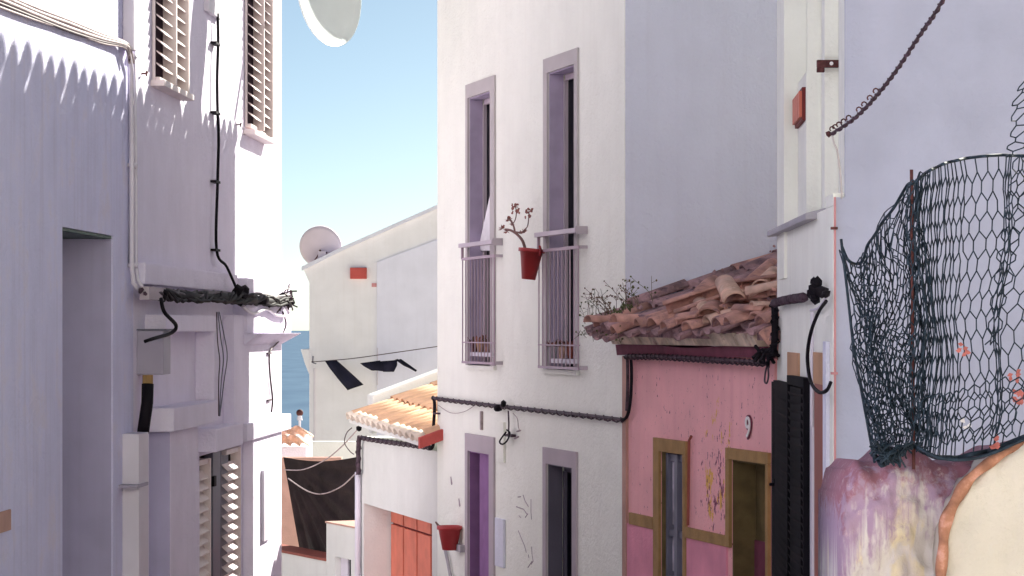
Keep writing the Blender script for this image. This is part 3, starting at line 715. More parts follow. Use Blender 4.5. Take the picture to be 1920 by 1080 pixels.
# spiral wrapped cable across the facade
def wrapped(pts, r, m, label, pitch=.1, tw=.006, name='wrapped_cable', knob=1.5, group=None, swell=True):
    base = spline(pts, 10); L = [0]
    for i in range(1, len(base)): L.append(L[-1] + (base[i] - base[i - 1]).length)
    e = empty(name, base[-1], label, 'cable', group)
    obj('core', MB().tube(base, r, 8), m, e, smooth=True)
    mb = MB(); q = []; N = int(L[-1] / pitch * 8)
    j = 0
    for i in range(N + 1):
        s_ = L[-1] * i / N
        while j < len(L) - 2 and L[j + 1] < s_: j += 1
        t = (s_ - L[j]) / max(1e-6, L[j + 1] - L[j]); p = base[j].lerp(base[j + 1], t); d = (base[j + 1] - base[j]).normalized()
        a = d.cross(Vector((0, 0, 1))); a = a.normalized() if a.length > .05 else Vector((1, 0, 0)); b = d.cross(a); th = i / 8 * 6.283
        rr = r * (1.1 + (.55 * max(0, math.sin(th * 1.0)) if swell else 0))
        q.append(p + a * rr * math.cos(th) + b * rr * math.sin(th))
    mb.tube(q, tw, 4); obj('lashing', mb, m, e, smooth=True)
    if knob:
        kb = MB(); s_ = 0; j = 0
        while s_ < L[-1]:
            while j < len(L) - 2 and L[j + 1] < s_: j += 1
            p = base[j].lerp(base[j + 1], (s_ - L[j]) / max(1e-6, L[j + 1] - L[j]))
            kb.blob(p + Vector((0, 0, -r * .9)), r * knob * random.uniform(.7, .95), 1, .15, (1, 1, .8)); s_ += pitch
        obj('tie', kb, m, e, smooth=True, kind='stuff')
    return e
wrapped([RF.at(812, 746, .03), RF.at(900, 757, .03), RF.at(1000, 768, .03), RF.at(1100, 779, .03), RF.at(1168, 787, .03)], .0135, CABLE, 'knotted dark cable running straight across the centre house front', pitch=.2, knob=1.3)
cable([RF.at(812, 744, .03), RF.at(815, 760, .03), RF.at(813, 800, .03), RF.at(812, 835, .03), RF.at(806, 842, .04)], .016, BLACK, 'black cable dropping from the knotted cable at the centre house corner')
for (i, y) in enumerate((775, 818)):
    u, z = RF.uz(817, y, .03)
    obj('clip', MB().box(RF, u - .06, u + .03, 0.0, .05, z - .008, z + .008), CABLE, label='%s clip of the black cable at the low roof' % ('upper' if i == 0 else 'lower'), cat='clip', group='clips at the low roof')
mb = MB(); mb.blob(RF.at(934, 765, .05), .036, 2, .12, (1, 1, .9)); mb.blob(RF.at(944, 757, .05), .030, 1, .12, (.9, .9, 1.2))
e = empty('junction_box', RF.at(938, 770, .04), 'black junction box on the knotted cable of the centre house', 'junction box')
obj('terminal', mb, BLACK, e, split=True)
e = empty('hanging_wires', RF.at(953, 832, .05), 'dark wire loops hanging under the junction box of the centre house', 'cable')
obj('wire', MB().tube(spline([RF.at(953, 770, .04), RF.at(954, 795, .04), RF.at(953, 817, .05)]), .007, 5).box(RF, RF.u(961, .04), RF.u(948, .04), .01, .05, zr(955, 819, .04), zr(955, 814, .04)), CABLE, e)
obj('loop', MB().tube(spline([RF.at(949, 810, .05), RF.at(940, 822, .06), RF.at(937, 829, .06), RF.at(942, 833, .06), RF.at(951, 826, .05), RF.at(956, 812, .05), RF.at(950, 806, .05)]), .0075, 5), BLACK, e, smooth=True)
obj('wire', MB().tube(spline([RF.at(962, 775, .03), RF.at(970, 785, .03), RF.at(972, 800, .03), RF.at(975, 808, .03)]), .004, 4).tube([RF.at(969, 809, .03), RF.at(976, 807, .03)], .007, 4).tube([RF.at(965, 822, .03), RF.at(972, 819, .03)], .008, 4), CABLE_P, e)
cable([RF.at(822, 760, .02), RF.at(845, 774, .02), RF.at(870, 772, .02), RF.at(893, 758, .02)], .003, CABLE_P, 'very thin slack wire under the knotted cable')
for (a, b_, y0, y1, m, lab) in ((934, 948, 790, 865, TRIM, 'flat pale trunking under the hanging wire loops'), (932, 948, 970, 1060, TRIM, 'raised pale panel low on the wall between the two doors')):
    u0, u1 = RF.u(b_), RF.u(a); z0, z1 = zr(a, y1), zr(a, y0)
    mb = MB().box(RF, u0, u1, 0, .022, z0, z1)
    e = obj('wall_panel', mb, WHITE_C if y0 < 900 else WHITE_S, label=lab, cat='panel', bevel=.004)
u, z = RF.uz(905, 806); obj('conduit', MB().box(RF, u - .02, u + .02, 0, .022, z, zr(905, 771)), CABLE_P, label='short dark conduit above the purple doorway', cat='pipe', bevel=.003)
# scratches in the plaster
mb = MB(); rnd = random.Random(3)
def scratch(pts, r=.0045):
    mb.tube([RF.at(x, y, .0) for x, y in pts], r, 4)
for s_ in ([(981, 928), (985, 940), (991, 950)], [(996, 936), (996, 960), (997, 974)], [(971, 932), (977, 931)], [(973, 967), (977, 971)], [(985, 970), (990, 963)], [(972, 995), (978, 1010), (984, 1024), (987, 1036)],
           [(997, 1025), (998, 1040), (1000, 1052), (996, 1058)], [(990, 1064), (998, 1052)], [(991, 1040), (992, 1046)], [(968, 950), (982, 955), (988, 964)]): scratch(s_)
obj('plaster_scratch', mb, MARK, hc)
for (x, y) in ((847, 902), (862, 943)):
    obj('plaster_chip', MB().tube([RF.at(x - 1, y - 8), RF.at(x, y), RF.at(x + 1, y + 6)], .008, 5, .012), MARK, hc)

# shadow-throwing dish on the centre roof (above the picture)
e = empty('satellite_dish', RF.P(RF.u(872), -.1, 3.7), 'satellite dish on the street edge of the centre roof, above the picture', 'satellite dish')
_c = LF.at(367, 92); _t = 2.6
for _i in range(60):
    _q = _c + S * _t; _w = (Vector((_q.x, _q.y)) - RF.o).dot(RF.n); _t += (_w + .12) * .8
leaf_c = _c + S * _t
def dish_mb(c, axis, r, depth, sq=1.0, seg=32, rings=6, t=.012):
    ax = Vector(axis).normalized(); q = ax.to_track_quat('Z', 'Y').to_matrix().to_4x4(); M = Matrix.Translation(c) @ q @ Matrix.Diagonal((sq, 1, 1, 1))
    prof = [(max(.001, r * k / rings), depth * (k / rings) ** 2) for k in range(rings + 1)]
    prof += [(r * 1.01, depth + t * .5)] + [(max(.001, r * k / rings), depth * (k / rings) ** 2 - t) for k in range(rings, -1, -1)]
    return MB().lathe(prof, M, seg)

_sh = Vector((S.x, S.y, 0)).normalized(); _nn = Matrix.Rotation(R(68), 3, 'Z') @ _sh
e.location = leaf_c + Vector((0, 0, -.8))
obj('reflector', dish_mb(leaf_c, _nn, .58, .05), DISH, e, smooth=True)
obj('mast', MB().tube([leaf_c + Vector((0, 0, -.2)), leaf_c + Vector((0, 0, -1.3))], .12, 10), DISH, e, smooth=True)
# ================================================================== LOW HOUSE LEFT OF CENTRE (coral door)
uL1 = RF.u(670); uL0 = uC1 + .004
hlw = empty('low_white_house', RF.P((uL0 + uL1) / 2, -1, ZB), 'low white house with an orange tiled roof and a coral red door', 'house')
rec0, rec1 = RF.u(810), RF.u(682); rz = RF.z(700, 949)
obj('wall', body(RF, uL0, uL1, ZB, zr(745, 832), 2.5, [(rec0, rec1, -6, rz, .34)]), WHITE_C2, hlw)
wd = -.335; dwid = rec1 - rec0 - .01
door = obj('door', MB().box(RF, rec0 + .003, rec1 - .003, wd + .0, wd + .02, -6, rz - .005), REDDARK, hlw)
for k in range(5):
    for (za, zb) in ((rz - .20, rz - .03), (rz - 2.4, rz - .22)):
        obj('door_panel', MB().box(RF, rec0 + dwid * (k / 5) + .035, rec0 + dwid * ((k + 1) / 5) - .02, wd + .021, wd + .05, za, zb), REDDOOR, door, bevel=.006)
# cable along low house
wrapped([RF.at(806, 838, .03), RF.at(760, 832, .03), RF.at(715, 826, .03), RF.at(678, 820, .03)], .018, CABLE, 'knotted cable under the eave of the low white house', pitch=.2, knob=1.2)
e = wrapped([RF.at(674, 818, .05), RF.at(672, 840, .05), RF.at(672, 890, .05)], .025, CABLE, 'bunched grey cable turning down the corner of the low white house', pitch=.12, knob=1.1)
obj('drain_pipe', MB().tube([RF.at(671, 885, .04), RF.at(671, 1000, .04), RF.at(671, 1300, .04)], .032, 8), PVC, smooth=True, label='white drainpipe down the corner of the low white house', cat='pipe')
obj('insulator', MB().blob(RF.at(673, 804, .08), .035, 1, .2), BLACK, label='small black insulator on the corner of the low roof', cat='insulator')
# roof
run = Vector((-RF.n.x, -RF.n.y, 0)); pitch_l = math.tan(R(19))
ue0 = RF.u(788, .20)
def rl(u, t, dz=0): p = RF.P(u, .20, -.985 + .035 * (u - ue0) + dz); return p + run * t + Vector((0, 0, t * pitch_l))
ue0, ue1 = RF.u(820) + .10, RF.u(655, .20)
ue0 = RF.u(788, .20)
rr = obj('roof', MB().hexa([rl(ue0, 0, -.09), rl(ue1, 0, -.09), rl(ue1, 2.6, -.09), rl(ue0, 2.6, -.09), rl(ue0, 0, -.04), rl(ue1, 0, -.04), rl(ue1, 2.6, -.04), rl(ue0, 2.6, -.04)]), WHITE_C2, hlw)
nC = 13; cw = (ue1 - ue0) / nC
tm = barrel(cw * .42, cw * .36, .50, rise=.75).mesh('roof_tile', ORANGE_T, smooth=True)
te = barrel(cw * .43, cw * .42, .10, rise=.8, t=.02).mesh('tile_end', ORANGE_E, smooth=True)
for i in range(nC):
    for j in range(6):
        p = rl(ue0 + cw * (i + .5), .02 + j * .42, -.035 + .004 * (j % 2) + random.uniform(-.004, .004))
        M = Matrix.Translation(p) @ Matrix.Rotation(RF.rot + random.uniform(-.03, .03), 4, 'Z') @ Matrix.Rotation(-math.atan(pitch_l) + .02, 4, 'X')
        inst('roof_tile', tm, M, rr)
    p = rl(ue0 + cw * (i + .5), -.03, -.04)
    inst('tile_end', te, Matrix.Translation(p) @ Matrix.Rotation(RF.rot, 4, 'Z') @ Matrix.Rotation(-math.atan(pitch_l), 4, 'X'), rr)
obj('verge', MB().hexa([rl(ue0 - .07, -.02, -.10), rl(ue0 - .005, -.02, -.10), rl(ue0 - .005, 2.6, -.10), rl(ue0 - .07, 2.6, -.10), rl(ue0 - .07, -.02, .0), rl(ue0 - .005, -.02, .0), rl(ue0 - .005, 2.6, .0), rl(ue0 - .07, 2.6, .0)]), REDBRICK, hlw)
obj('parapet', MB().hexa([rl(ue1 + .03, .25, -.3), rl(ue1 + .28, .25, -.3), rl(ue1 + .28, 2.8, -.3), rl(ue1 + .03, 2.8, -.3), rl(ue1 + .03, .25, .10), rl(ue1 + .28, .25, .10), rl(ue1 + .28, 2.8, .13), rl(ue1 + .03, 2.8, .13)]), WHITE_C2, hlw, bevel=.02)

# ================================================================== YARD WALLS AND TARP
def cwall(name, px0, px1, py, Z, D, m, label, cat='wall', z0=-9, bevel=.01):
    x0, x1 = (px0 - 960) / FOC * Z, (px1 - 960) / FOC * Z
    return obj(name, MB().cube(x0, x1, Z, Z + D, z0, (HORIZ - py) / FOC * Z), m, label=label, cat=cat, bevel=bevel)
ys0 = 27.4
# stepped white wall with a small window
YF = Frame(((612 - 960) / FOC * 28.3, 28.3), ((690 - 960) / FOC * 27.2, 27.2), (0, -1))
u0, u1 = YF.u(612), YF.u(668)
t = empty('stepped_wall', YF.P(u0, -.2, -9), 'white stepped yard wall with a small dark window under the black tarp', 'wall')
wu0, wu1 = YF.u(628), YF.u(658); wz = YF.z(640, 1046)
obj('wall', body(YF, u0, u1, -9, YF.z(640, 986), .35, [(wu0, wu1, -4.2, wz, .12)]), WHITE_C2, t)
w = obj('window', MB().box(YF, YF.u(641), wu1 - .002, -.115, -.09, -4.1, wz - .01), GLASS, t)
obj('frame', MB().box(YF, wu0 + .002, YF.u(641) - .003, -.118, -.07, -4.1, wz - .01), PVC, w)
obj('coping', MB().box(YF, u0 - .01, u1, -.36, .012, YF.z(640, 986) + .001, YF.z(640, 986) + .02), CLAY, t)
YG = Frame(((520 - 960) / FOC * 29.6, 29.6), ((612 - 960) / FOC * 28.35, 28.35), (0, -1))
t = empty('yard_wall', YG.P(.3, -.2, -9), 'low white yard wall with reddish coping below the black tarp', 'wall')
obj('wall', MB().box(YG, -1.0, YG.u(612) - .005, -.3, 0, -9, YG.z(570, 1044)), WHITE_C2, t)
obj('coping', MB().box(YG, -1.0, YG.u(612) - .005, -.32, .015, YG.z(570, 1044) + .001, YG.z(570, 1044) + .03), BRICKBR, t)
cwall('render_wall', 480, 640, 858, 31.5, .25, CLAY, 'rose rendered wall seen at the left behind the black tarp')
cwall('low_wall', 500, 690, 828, 36, .25, WHITE_C2, 'pale wall top between the black tarp and the far house')
# tarp
T = MB(); N = 28
tl, tr = ray(531, 857, 30.4), ray(672, 856, 29.0)
bl, br = ray(572, 1048, 30.0), ray(672, 1000, 28.9)
bl = ray(566, 1050, 30.2); br = ray(680, 1085, 28.8)
vs = []
for i in range(N + 1):
    for j in range(N + 1):
        s_, t_ = i / N, j / N
        p = tl.lerp(tr, s_).lerp(bl.lerp(br, s_), t_)
        # folds fan out from the upper left corner
        ang = math.atan2(t_ + .02, s_ + .02); rad = math.hypot(s_, t_)
        p += Vector((0, -1, 0)) * (.05 * math.sin(ang * 26) * min(1, rad * 1.5) + .03 * math.sin(ang * 61 + 1) * rad) + Vector((0, 0, -1)) * (.05 * math.sin(math.pi * s_) * (1 - t_))
        vs.append(p)
T.add(vs, [(i * (N + 1) + j, (i + 1) * (N + 1) + j, (i + 1) * (N + 1) + j + 1, i * (N + 1) + j + 1) for i in range(N) for j in range(N)])
obj('tarp', T, TARP, smooth=True, label='black-brown tarpaulin stretched in folds over the yard', cat='tarpaulin')
cable([ray(533, 881, 28.6), ray(570, 880, 28.4), ray(610, 862, 28.2), ray(640, 838, 27.8), ray(670, 806, 27.2)], .007, CABLE_P, 'upper of two slack wires in front of the black tarp')
cable([ray(540, 897, 28.6), ray(575, 920, 28.4), ray(605, 926, 28.2), ray(640, 912, 27.8), ray(668, 886, 27.3)], .007, CABLE_P, 'lower of two slack wires in front of the black tarp')
cable([ray(660, 802, 27.2), ray(650, 812, 27.2), ray(646, 830, 27.2), ray(656, 846, 27.2), ray(664, 852, 27.2)], .006, CABLE, 'dark wire loop at the corner of the low roof')

# small tiled roof seen in the gap
FR = Frame(((510 - 960) / FOC * 33, 33), ((582 - 960) / FOC * 33, 33), (0, -1))
t = empty('tiled_shed', FR.P(.2, -.5, -9), 'small shed with a few terracotta tiles beyond the left house corner', 'shed')
zs_ = FR.z(550, 838)
obj('wall', MB().box(FR, 0, FR.u(574), -1, 0, -9, zs_), WHITE_S, t)
me = barrel(.075, .06, .40, rise=.8).mesh('roof_tile', TERRA_L, smooth=True)
for i in range(4):
    for j in range(2):
        inst('roof_tile', me, Matrix.Translation(FR.P(.06 + i * .12 + j * .03, .03 - j * .3, zs_ + .01 + j * .10)) @ Matrix.Rotation(FR.rot - .35 + math.pi, 4, 'Z') @ Matrix.Rotation(.32, 4, 'X') @ Matrix.Rotation(math.pi, 4, 'Z'), t)
cwall('ridge_wall', 520, 582, 816, 34.5, .3, WHITE_F, 'white wall top behind the small terracotta tiles')
# far lamp against the sea
p = ray(562, 812, 60)
t = empty('lamp', p, 'small round dark lamp on a pole against the blue sea', 'lamp')
obj('pole', MB().tube([p + Vector((0, 0, -3)), ray(562, 786, 60)], .03, 6), PVC, t)
obj('globe', MB().blob(ray(562, 774, 60), .085, 2, .0), RUST, t, smooth=True)
obj('collar', MB().tube([ray(562, 788, 60), ray(562, 779, 60)], .07, 8, .05), PVC, t)

# ================================================================== FAR HOUSE
Zf = 48.0
FF = Frame(((560 - 960) / FOC * Zf, Zf), ((860 - 960) / FOC * (Zf + .0), Zf), (0, -1))
def fz(py): return (HORIZ - py) / FOC * Zf
def fx(px): return (px - 960) / FOC * Zf
hf = empty('gabled_white_house', (fx(700), Zf + 2, -12), 'far white house with a sloping gable top carrying a satellite dish', 'house')
def fpoly(pts, y0, y1): return MB().prism([(fx(a), y0, fz(b)) for a, b in pts], (0, y1 - y0, 0))
obj('wall', fpoly([(580, 1900), (1000, 1900), (1000, 306), (820, 386), (640, 466), (568, 503), (580, 530)], Zf, Zf + 7), WHITE_F, hf)
obj('shade_panel', fpoly([(707, 1300), (900, 1300), (900, 424), (818, 450), (722, 486), (707, 492)], Zf - .03, Zf - .002), LAV_F, hf)  # shaded part of the gable, put in as a lavender sheet
obj('verge', fpoly([(566, 508), (566, 500), (640, 464), (820, 384), (1000, 304), (1000, 311), (820, 391), (640, 471), (570, 506)], Zf - .09, Zf - .002), WHITE_S, hf)
obj('cornice', fpoly([(565, 655), (580, 655), (580, 700), (572, 680)], Zf - .12, Zf + 5), WHITE_F, hf)
obj('pipe', MB().tube([(fx(708), Zf - .06, fz(652)), (fx(708), Zf - .06, fz(722))], .012, 6).tube([(fx(590), Zf - .06, fz(690)), (fx(590), Zf - .06, fz(900))], .02, 6), PVC, hf)
obj('vent', MB().cube(fx(657), fx(688), Zf - .10, Zf, fz(523), fz(502)), REDBRICK, hf, bevel=.01)
obj('vent_shade_brick', MB().cube(fx(697), fx(706), Zf - .02, Zf, fz(538), fz(531)), PINKLINE, hf)
# dish on the gable
dc = Vector((fx(598), Zf + .3, fz(463)))
t = empty('satellite_dish', (fx(600), Zf + .4, fz(500)), 'round mauve-grey satellite dish on the gable corner of the far house', 'satellite dish')
obj('reflector', dish_mb(dc, (.05, 1, .25), .40, .06), DISH, t, smooth=True)
obj('arm', MB().tube([dc + Vector((0, -.02, -.05)), dc + Vector((.02, -.12, -.22)), Vector((fx(606), Zf + .1, fz(500)))], .02, 6).tube([dc + Vector((.0, -.05, -.18)), dc + Vector((.14, -.12, -.1))], .015, 5).tube([dc + Vector((-.12, -.03, -.28)), dc + Vector((.0, -.1, -.1))], .012, 5).tube([dc + Vector((.0, -.1, -.1)), dc + Vector((.1, -.1, -.28))], .012, 5), STEM, t)
obj('bracket', MB().cube(dc.x - .02, dc.x + .12, Zf + .05, Zf + .25, dc.z - .22, dc.z - .08), DISH, t)
# washing line
e = cable([(fx(588), Zf - .5, fz(678)), (fx(660), Zf - .6, fz(672)), (fx(740), Zf - .7, fz(661)), (fx(830), Zf - .8, fz(648))], .009, CABLE, 'thin washing line in front of the far house', name='washing_line')
obj('line_bracket', MB().tube([(fx(587), Zf, fz(668)), (fx(587), Zf - .1, fz(680)), (fx(596), Zf - .5, fz(681))], .012, 5), GREYMET, label='small bracket holding the washing line on the far house', cat='bracket')
def clothes(pts2, y, label, N=8):
    # pts2: left edge list and right edge list (px,py), lofted, with folds
    Lp, Rp = pts2; vs = []
    n = len(Lp)
    mb = MB()
    for k in range(n):
        for i in range(N + 1):
            s_ = i / N; x = Lp[k][0] + (Rp[k][0] - Lp[k][0]) * s_; yy = Lp[k][1] + (Rp[k][1] - Lp[k][1]) * s_
            vs.append((fx(x), y + .03 * math.sin(s_ * 9 + k) , fz(yy)))
    mb.add(vs, [(k * (N + 1) + i, k * (N + 1) + i + 1, (k + 1) * (N + 1) + i + 1, (k + 1) * (N + 1) + i) for k in range(n - 1) for i in range(N)])
    o = obj('garment', mb, CLOTH, smooth=True, label=label, cat='clothing', group='black washing on the line')
    s = o.modifiers.new('thick', 'SOLIDIFY'); s.thickness = .012
clothes(([(613, 676), (622, 690), (640, 712), (656, 730)], [(634, 674), (648, 686), (668, 704), (685, 720)]), Zf - .55, 'long black garment hanging slanted at the left of the line')
clothes(([(679, 680), (686, 686), (700, 693)], [(716, 675), (720, 682), (722, 695)]), Zf - .68, 'bunched black garment in the middle of the washing line')
clothes(([(712, 677), (716, 684), (722, 696)], [(748, 674), (748, 684), (742, 696)]), Zf - .70, 'crumpled dark garment right of the middle of the washing line')
clothes(([(745, 673), (760, 684), (782, 696)], [(754, 673), (770, 684), (784, 694)]), Zf - .72, 'narrow black garment blown out at the right end of the line')

# big pale dish at the top, on an arm from the centre house
Zd = 23.0
dc = Vector(((607 - 960) / FOC * Zd, Zd, (HORIZ + 20) / FOC * Zd))
t = empty('satellite_dish', dc + Vector((0.3, .1, -.2)), 'big pale glassy oval dish hanging into the top of the sky', 'satellite dish')
obj('reflector', dish_mb(dc, (.90, -.50, .06), .52, .06, sq=1), DISH_L, t, smooth=True)
obj('arm', MB().tube([dc + Vector((.0, .05, .2)), dc + Vector((.4, .3, .45)), RF.P(uC1, 0, dc.z + .5)], .03, 8), PVC, t)

# ================================================================== PINK HOUSE
uP0, uP1 = RF.u(1452), uC0 - .004
add_peel(PINK, RF.at(1346, 925))
hp = empty('pink_house', RF.P((uP0 + uP1) / 2, -1.5, ZB), 'small old pink house with peeling walls and a rough tiled roof', 'house')
zbeam = zr(1300, 660)
win = dict(u0=RF.u(1284), u1=RF.u(1240), zt=zr(1240, 846), fu0=RF.u(1290), fu1=RF.u(1229), ft=zr(1229, 820))
dr = dict(u0=RF.u(1441), u1=RF.u(1373), zt=zr(1373, 861), fu0=RF.u(1446), fu1=RF.u(1366), ft=zr(1366, 839))
obj('wall', body(RF, uP0, uP1, ZB, zbeam, 3.5, [(win['u0'], win['u1'], -5.5, win['zt'], .07), (dr['u0'], dr['u1'], -5.5, dr['zt'], .20)]), PINK, hp)
obj('plinth', MB().box(RF, RF.u(1365), win['fu0'] - .002, 0.0, .012, ZB, zr(1300, 1006) - .002).box(RF, win['fu1'] + .002, uP1 - .07, 0, .012, ZB, zr(1200, 985) - .002), PINK_D, hp, split=True)
mb = MB()
zs0, zs1 = zr(1300, 1010), zr(1300, 990)
mb.box(RF, RF.u(1366), win['fu0'] - .001, 0.0, .022, zs0, zs1); mb.box(RF, win['fu1'] + .001, RF.u(1184), 0.0, .022, zr(1200, 986), zr(1200, 964))
obj('band', mb, OCHRE, hp, bevel=.003, split=True)
obj('quoin', MB().box(RF, uP1 - .085, uP1, 0, .02, ZB, zbeam - .04), BRICKBR if False else CLAY, hp)
# beam, fascia
mb = MB(); q = []
N = 14
for i in range(N + 1):
    f = i / N; u = uP1 + (uP0 - uP1) * f; q.append((u, zr(1172 + (1452 - 1172) * f, 0) * 0 + zbeam + .012 * math.sin(f * 9) - .0))
for i in range(N):
    (a, za), (b_, zb_2) = q[i], q[i + 1]
    mb.hexa([P(b_, -.3, zb_2 - .03), P(a, -.3, za - .03), P(a, .06, za - .035), P(b_, .06, zb_2 - .035), P(b_, -.3, zb_2 + .035), P(a, -.3, za + .035), P(a, .07, za + .04), P(b_, .07, zb_2 + .04)])
obj('beam', mb, MAROON, hp)
mb = MB(); Nf = 26; rnd = random.Random(5)
for i in range(Nf):
    a = uP1 - .02 + (uP0 + .05 - uP1) * i / Nf; b_ = uP1 - .02 + (uP0 + .05 - uP1) * (i + 1) / Nf
    h = rnd.uniform(-.006, .006); z = zbeam + .045
    mb.hexa([P(b_, -.2, z), P(a, -.2, z), P(a, .10 + h, z), P(b_, .10 + h, z), P(b_, -.2, z + .08), P(a, -.2, z + .08), P(a, .14 + h, z + .08 + h), P(b_, .14 + h, z + .08 + h)])
obj('mortar_bed', mb, MORTAR, hp, bevel=.004)
# roof of old barrel tiles
zev = zbeam + .13; pit = math.tan(R(19.5))
def rp2(u, t, dz=0):
    f = (u - uP0) / (uP1 - uP0); o_ = .14 + .16 * max(0, min(1.2, f)); p = RF.P(u, o_, zev - .03 * f + dz + .02 * math.sin(u * 5)); return p + run * t + Vector((0, 0, t * pit))
PINK_CENTRE = RF.at(1346, 925)
rp_ = obj('roof', MB().hexa([rp2(uP0 - .3, 0.05, -.05), rp2(uP1 - .01, 0.1, -.05), rp2(uP1 - .01, 3.5, -.05), rp2(uP0 - .3, 3.5, -.05), rp2(uP0 - .3, 0.05, -.0), rp2(uP1 - .01, .1, -.0), rp2(uP1 - .01, 3.5, -.0), rp2(uP0 - .3, 3.5, -.0)]), TERRA_P, hp)
tmesh = [barrel(.085, .068, .44, rise=.75, t=.016).mesh('roof_tile', m, smooth=True) for m in (TERRA, TERRA_P, TERRA_P, TERRA_L, TERRA)]
chan = barrel(.08, .065, .42, rise=.5, t=.014).mesh('channel_tile', TERRA_P, smooth=True)
ncol = 15; cw2 = (uP1 + .02 - (uP0 - .25)) / ncol
rnd = random.Random(11)
for i in range(ncol):
    for j in range(8):
        u = uP0 - .25 + cw2 * (i + .5)
        near = i < 9
        jit = 1.0 if j < 3 else .5
        t_ = j * .36 + rnd.uniform(-.06, .06) * jit
        mi = rnd.choice([0, 3, 3, 4, 0]) if (near and j < 3) else rnd.choice([1, 2, 1, 0, 2])
        M = Matrix.Translation(rp2(u, t_, .045 + rnd.uniform(-.01, .025) * jit + .012 * (j % 2))) @ Matrix.Rotation(RF.rot + rnd.uniform(-.12, .12) * jit, 4, 'Z') @ Matrix.Rotation(-math.atan(pit) + rnd.uniform(-.03, .06), 4, 'X') @ Matrix.Rotation(rnd.uniform(-.15, .15) * jit, 4, 'Y')
        inst('roof_tile', tmesh[mi], M, rp_)
        if j < 6:
            M = Matrix.Translation(rp2(u + cw2 / 2, t_ - .03, .04)) @ Matrix.Rotation(RF.rot + rnd.uniform(-.05, .05), 4, 'Z') @ Matrix.Rotation(-math.atan(pit), 4, 'X') @ Matrix.Rotation(math.pi, 4, 'Y')
            inst('channel_tile', chan, M, rp_)
# loose broken tiles lying askew on the near eave
for k in range(26):
    u = uP0 + rnd.uniform(-.1, 1.6); t_ = rnd.uniform(-.08, .55)
    sc_ = rnd.uniform(.55, 1.0)
    M = Matrix.Translation(rp2(u, t_, .10 + rnd.uniform(0, .05))) @ Matrix.Rotation(RF.rot + rnd.uniform(-1.4, 1.4), 4, 'Z') @ Matrix.Rotation(-.2 + rnd.uniform(-.2, .25), 4, 'X') @ Matrix.Rotation(rnd.uniform(-.5, .5), 4, 'Y') @ Matrix.Diagonal((sc_, sc_, sc_, 1))
    inst('broken_tile', tmesh[rnd.choice([0, 3, 4, 3, 0])], M, rp_)
for (px, py, w, rx, ry, rz_, s_) in ((1437, 622, .14, .9, .1, .2, 1.2), (1102, 604, .42, .0, 0, .2, 1.0), (1150, 604, .38, 0, 0, .1, 1.2)):
    s_ *= .8
    M = Matrix.Translation(RF.at(px, py, w)) @ Matrix.Rotation(RF.rot + rz_, 4, 'Z') @ Matrix.Rotation(rx, 4, 'X') @ Matrix.Rotation(ry, 4, 'Y') @ Matrix.Diagonal((s_, s_, s_, 1))
    inst('eave_tile', tmesh[0], M, rp_)
# window with white frame
wn = obj('window', MB().box(RF, win['u0'] + .003, win['u0'] + .05, -.068, -.02, -4.5, win['zt'] - .01).box(RF, win['u1'] - .08, win['u1'] - .035, -.068, -.02, -4.5, win['zt'] - .01).box(RF, (win['u0'] + win['u1']) / 2 - .04, (win['u0'] + win['u1']) / 2 + .02, -.068, -.015, -4.5, win['zt'] - .01), GREYMET, hp, bevel=.003)
for k, zz in enumerate((0, -.52, -.84, -1.2)):
    obj('glazing_bar', MB().box(RF, win['u0'] + .05, win['u1'] - .08, -.066, -.03, win['zt'] - .06 + zz, win['zt'] - .012 + zz), GREYMET, wn)
PANE = mat('painted_reflection_pane', (0.60, 0.56, 0.64), rough=.25, var=.5, scale=5)  # pale mottled colour stands in for bright reflections on the glass
um = (win['u0'] + win['u1']) / 2
for (a, b_) in ((win['u0'] + .05, um - .04), (um + .02, win['u1'] - .08)):
    for (z1_, z0_) in ((-.07, -.50), (-.53, -.82), (-.85, -1.18), (-1.21, -2.5)):
        obj('pane', MB().box(RF, a, b_, -.06, -.052, win['zt'] + z0_, win['zt'] + z1_), PANE, wn)
mb = MB().box(RF, win['fu0'], win['fu1'], 0, .02, win['zt'] - .001, win['ft']).box(RF, win['fu0'], win['u0'] - .002, 0, .02, -5.4, win['zt'] - .0015).box(RF, win['u1'] + .002, win['fu1'], 0, .02, -5.4, win['zt'] - .0015)
obj('surround', mb, OCHRE, wn, bevel=.003)
obj('jamb', MB().box(RF, win['u1'] - .03, win['u1'] - .002, -.068, -.002, -5.4, win['zt'] - .003), OLIVE, wn)
obj('side_post', MB().tube([RF.at(1296, 818, .02), RF.at(1292, 826, .02), RF.at(1291, 900, .02), RF.at(1290, 985, .02)], .010, 6), BRICKBR, hp)
# door 9
dn = obj('door', MB().box(RF, dr['u0'] + .003, dr['u1'] - .003, -.19, -.16, -5.4, dr['zt'] - .003), OLIVE, hp)
obj('lower_board', MB().box(RF, dr['u0'] + .004, dr['u1'] - .004, -.158, -.145, -5.4, zr(1400, 1019)), MAROON, dn)
obj('jamb', MB().box(RF, dr['u1'] - .015, dr['u1'] - .002, -.155, -.002, -5.4, dr['zt'] - .003).box(RF, dr['u0'] + .002, dr['u1'] - .016, -.155, -.002, dr['zt'] - .014, dr['zt'] - .003), OLIVE, dn)
mb = MB().box(RF, dr['fu0'], dr['fu1'], 0, .024, dr['zt'], dr['ft']).box(RF, dr['u1'] + .002, dr['fu1'], 0, .024, zs0, dr['zt'] - .0015).box(RF, dr['fu0'], dr['u0'] - .001, 0, .024, -5.4, dr['zt'] - .0015)
obj('surround', mb, OCHRE, dn, bevel=.003)
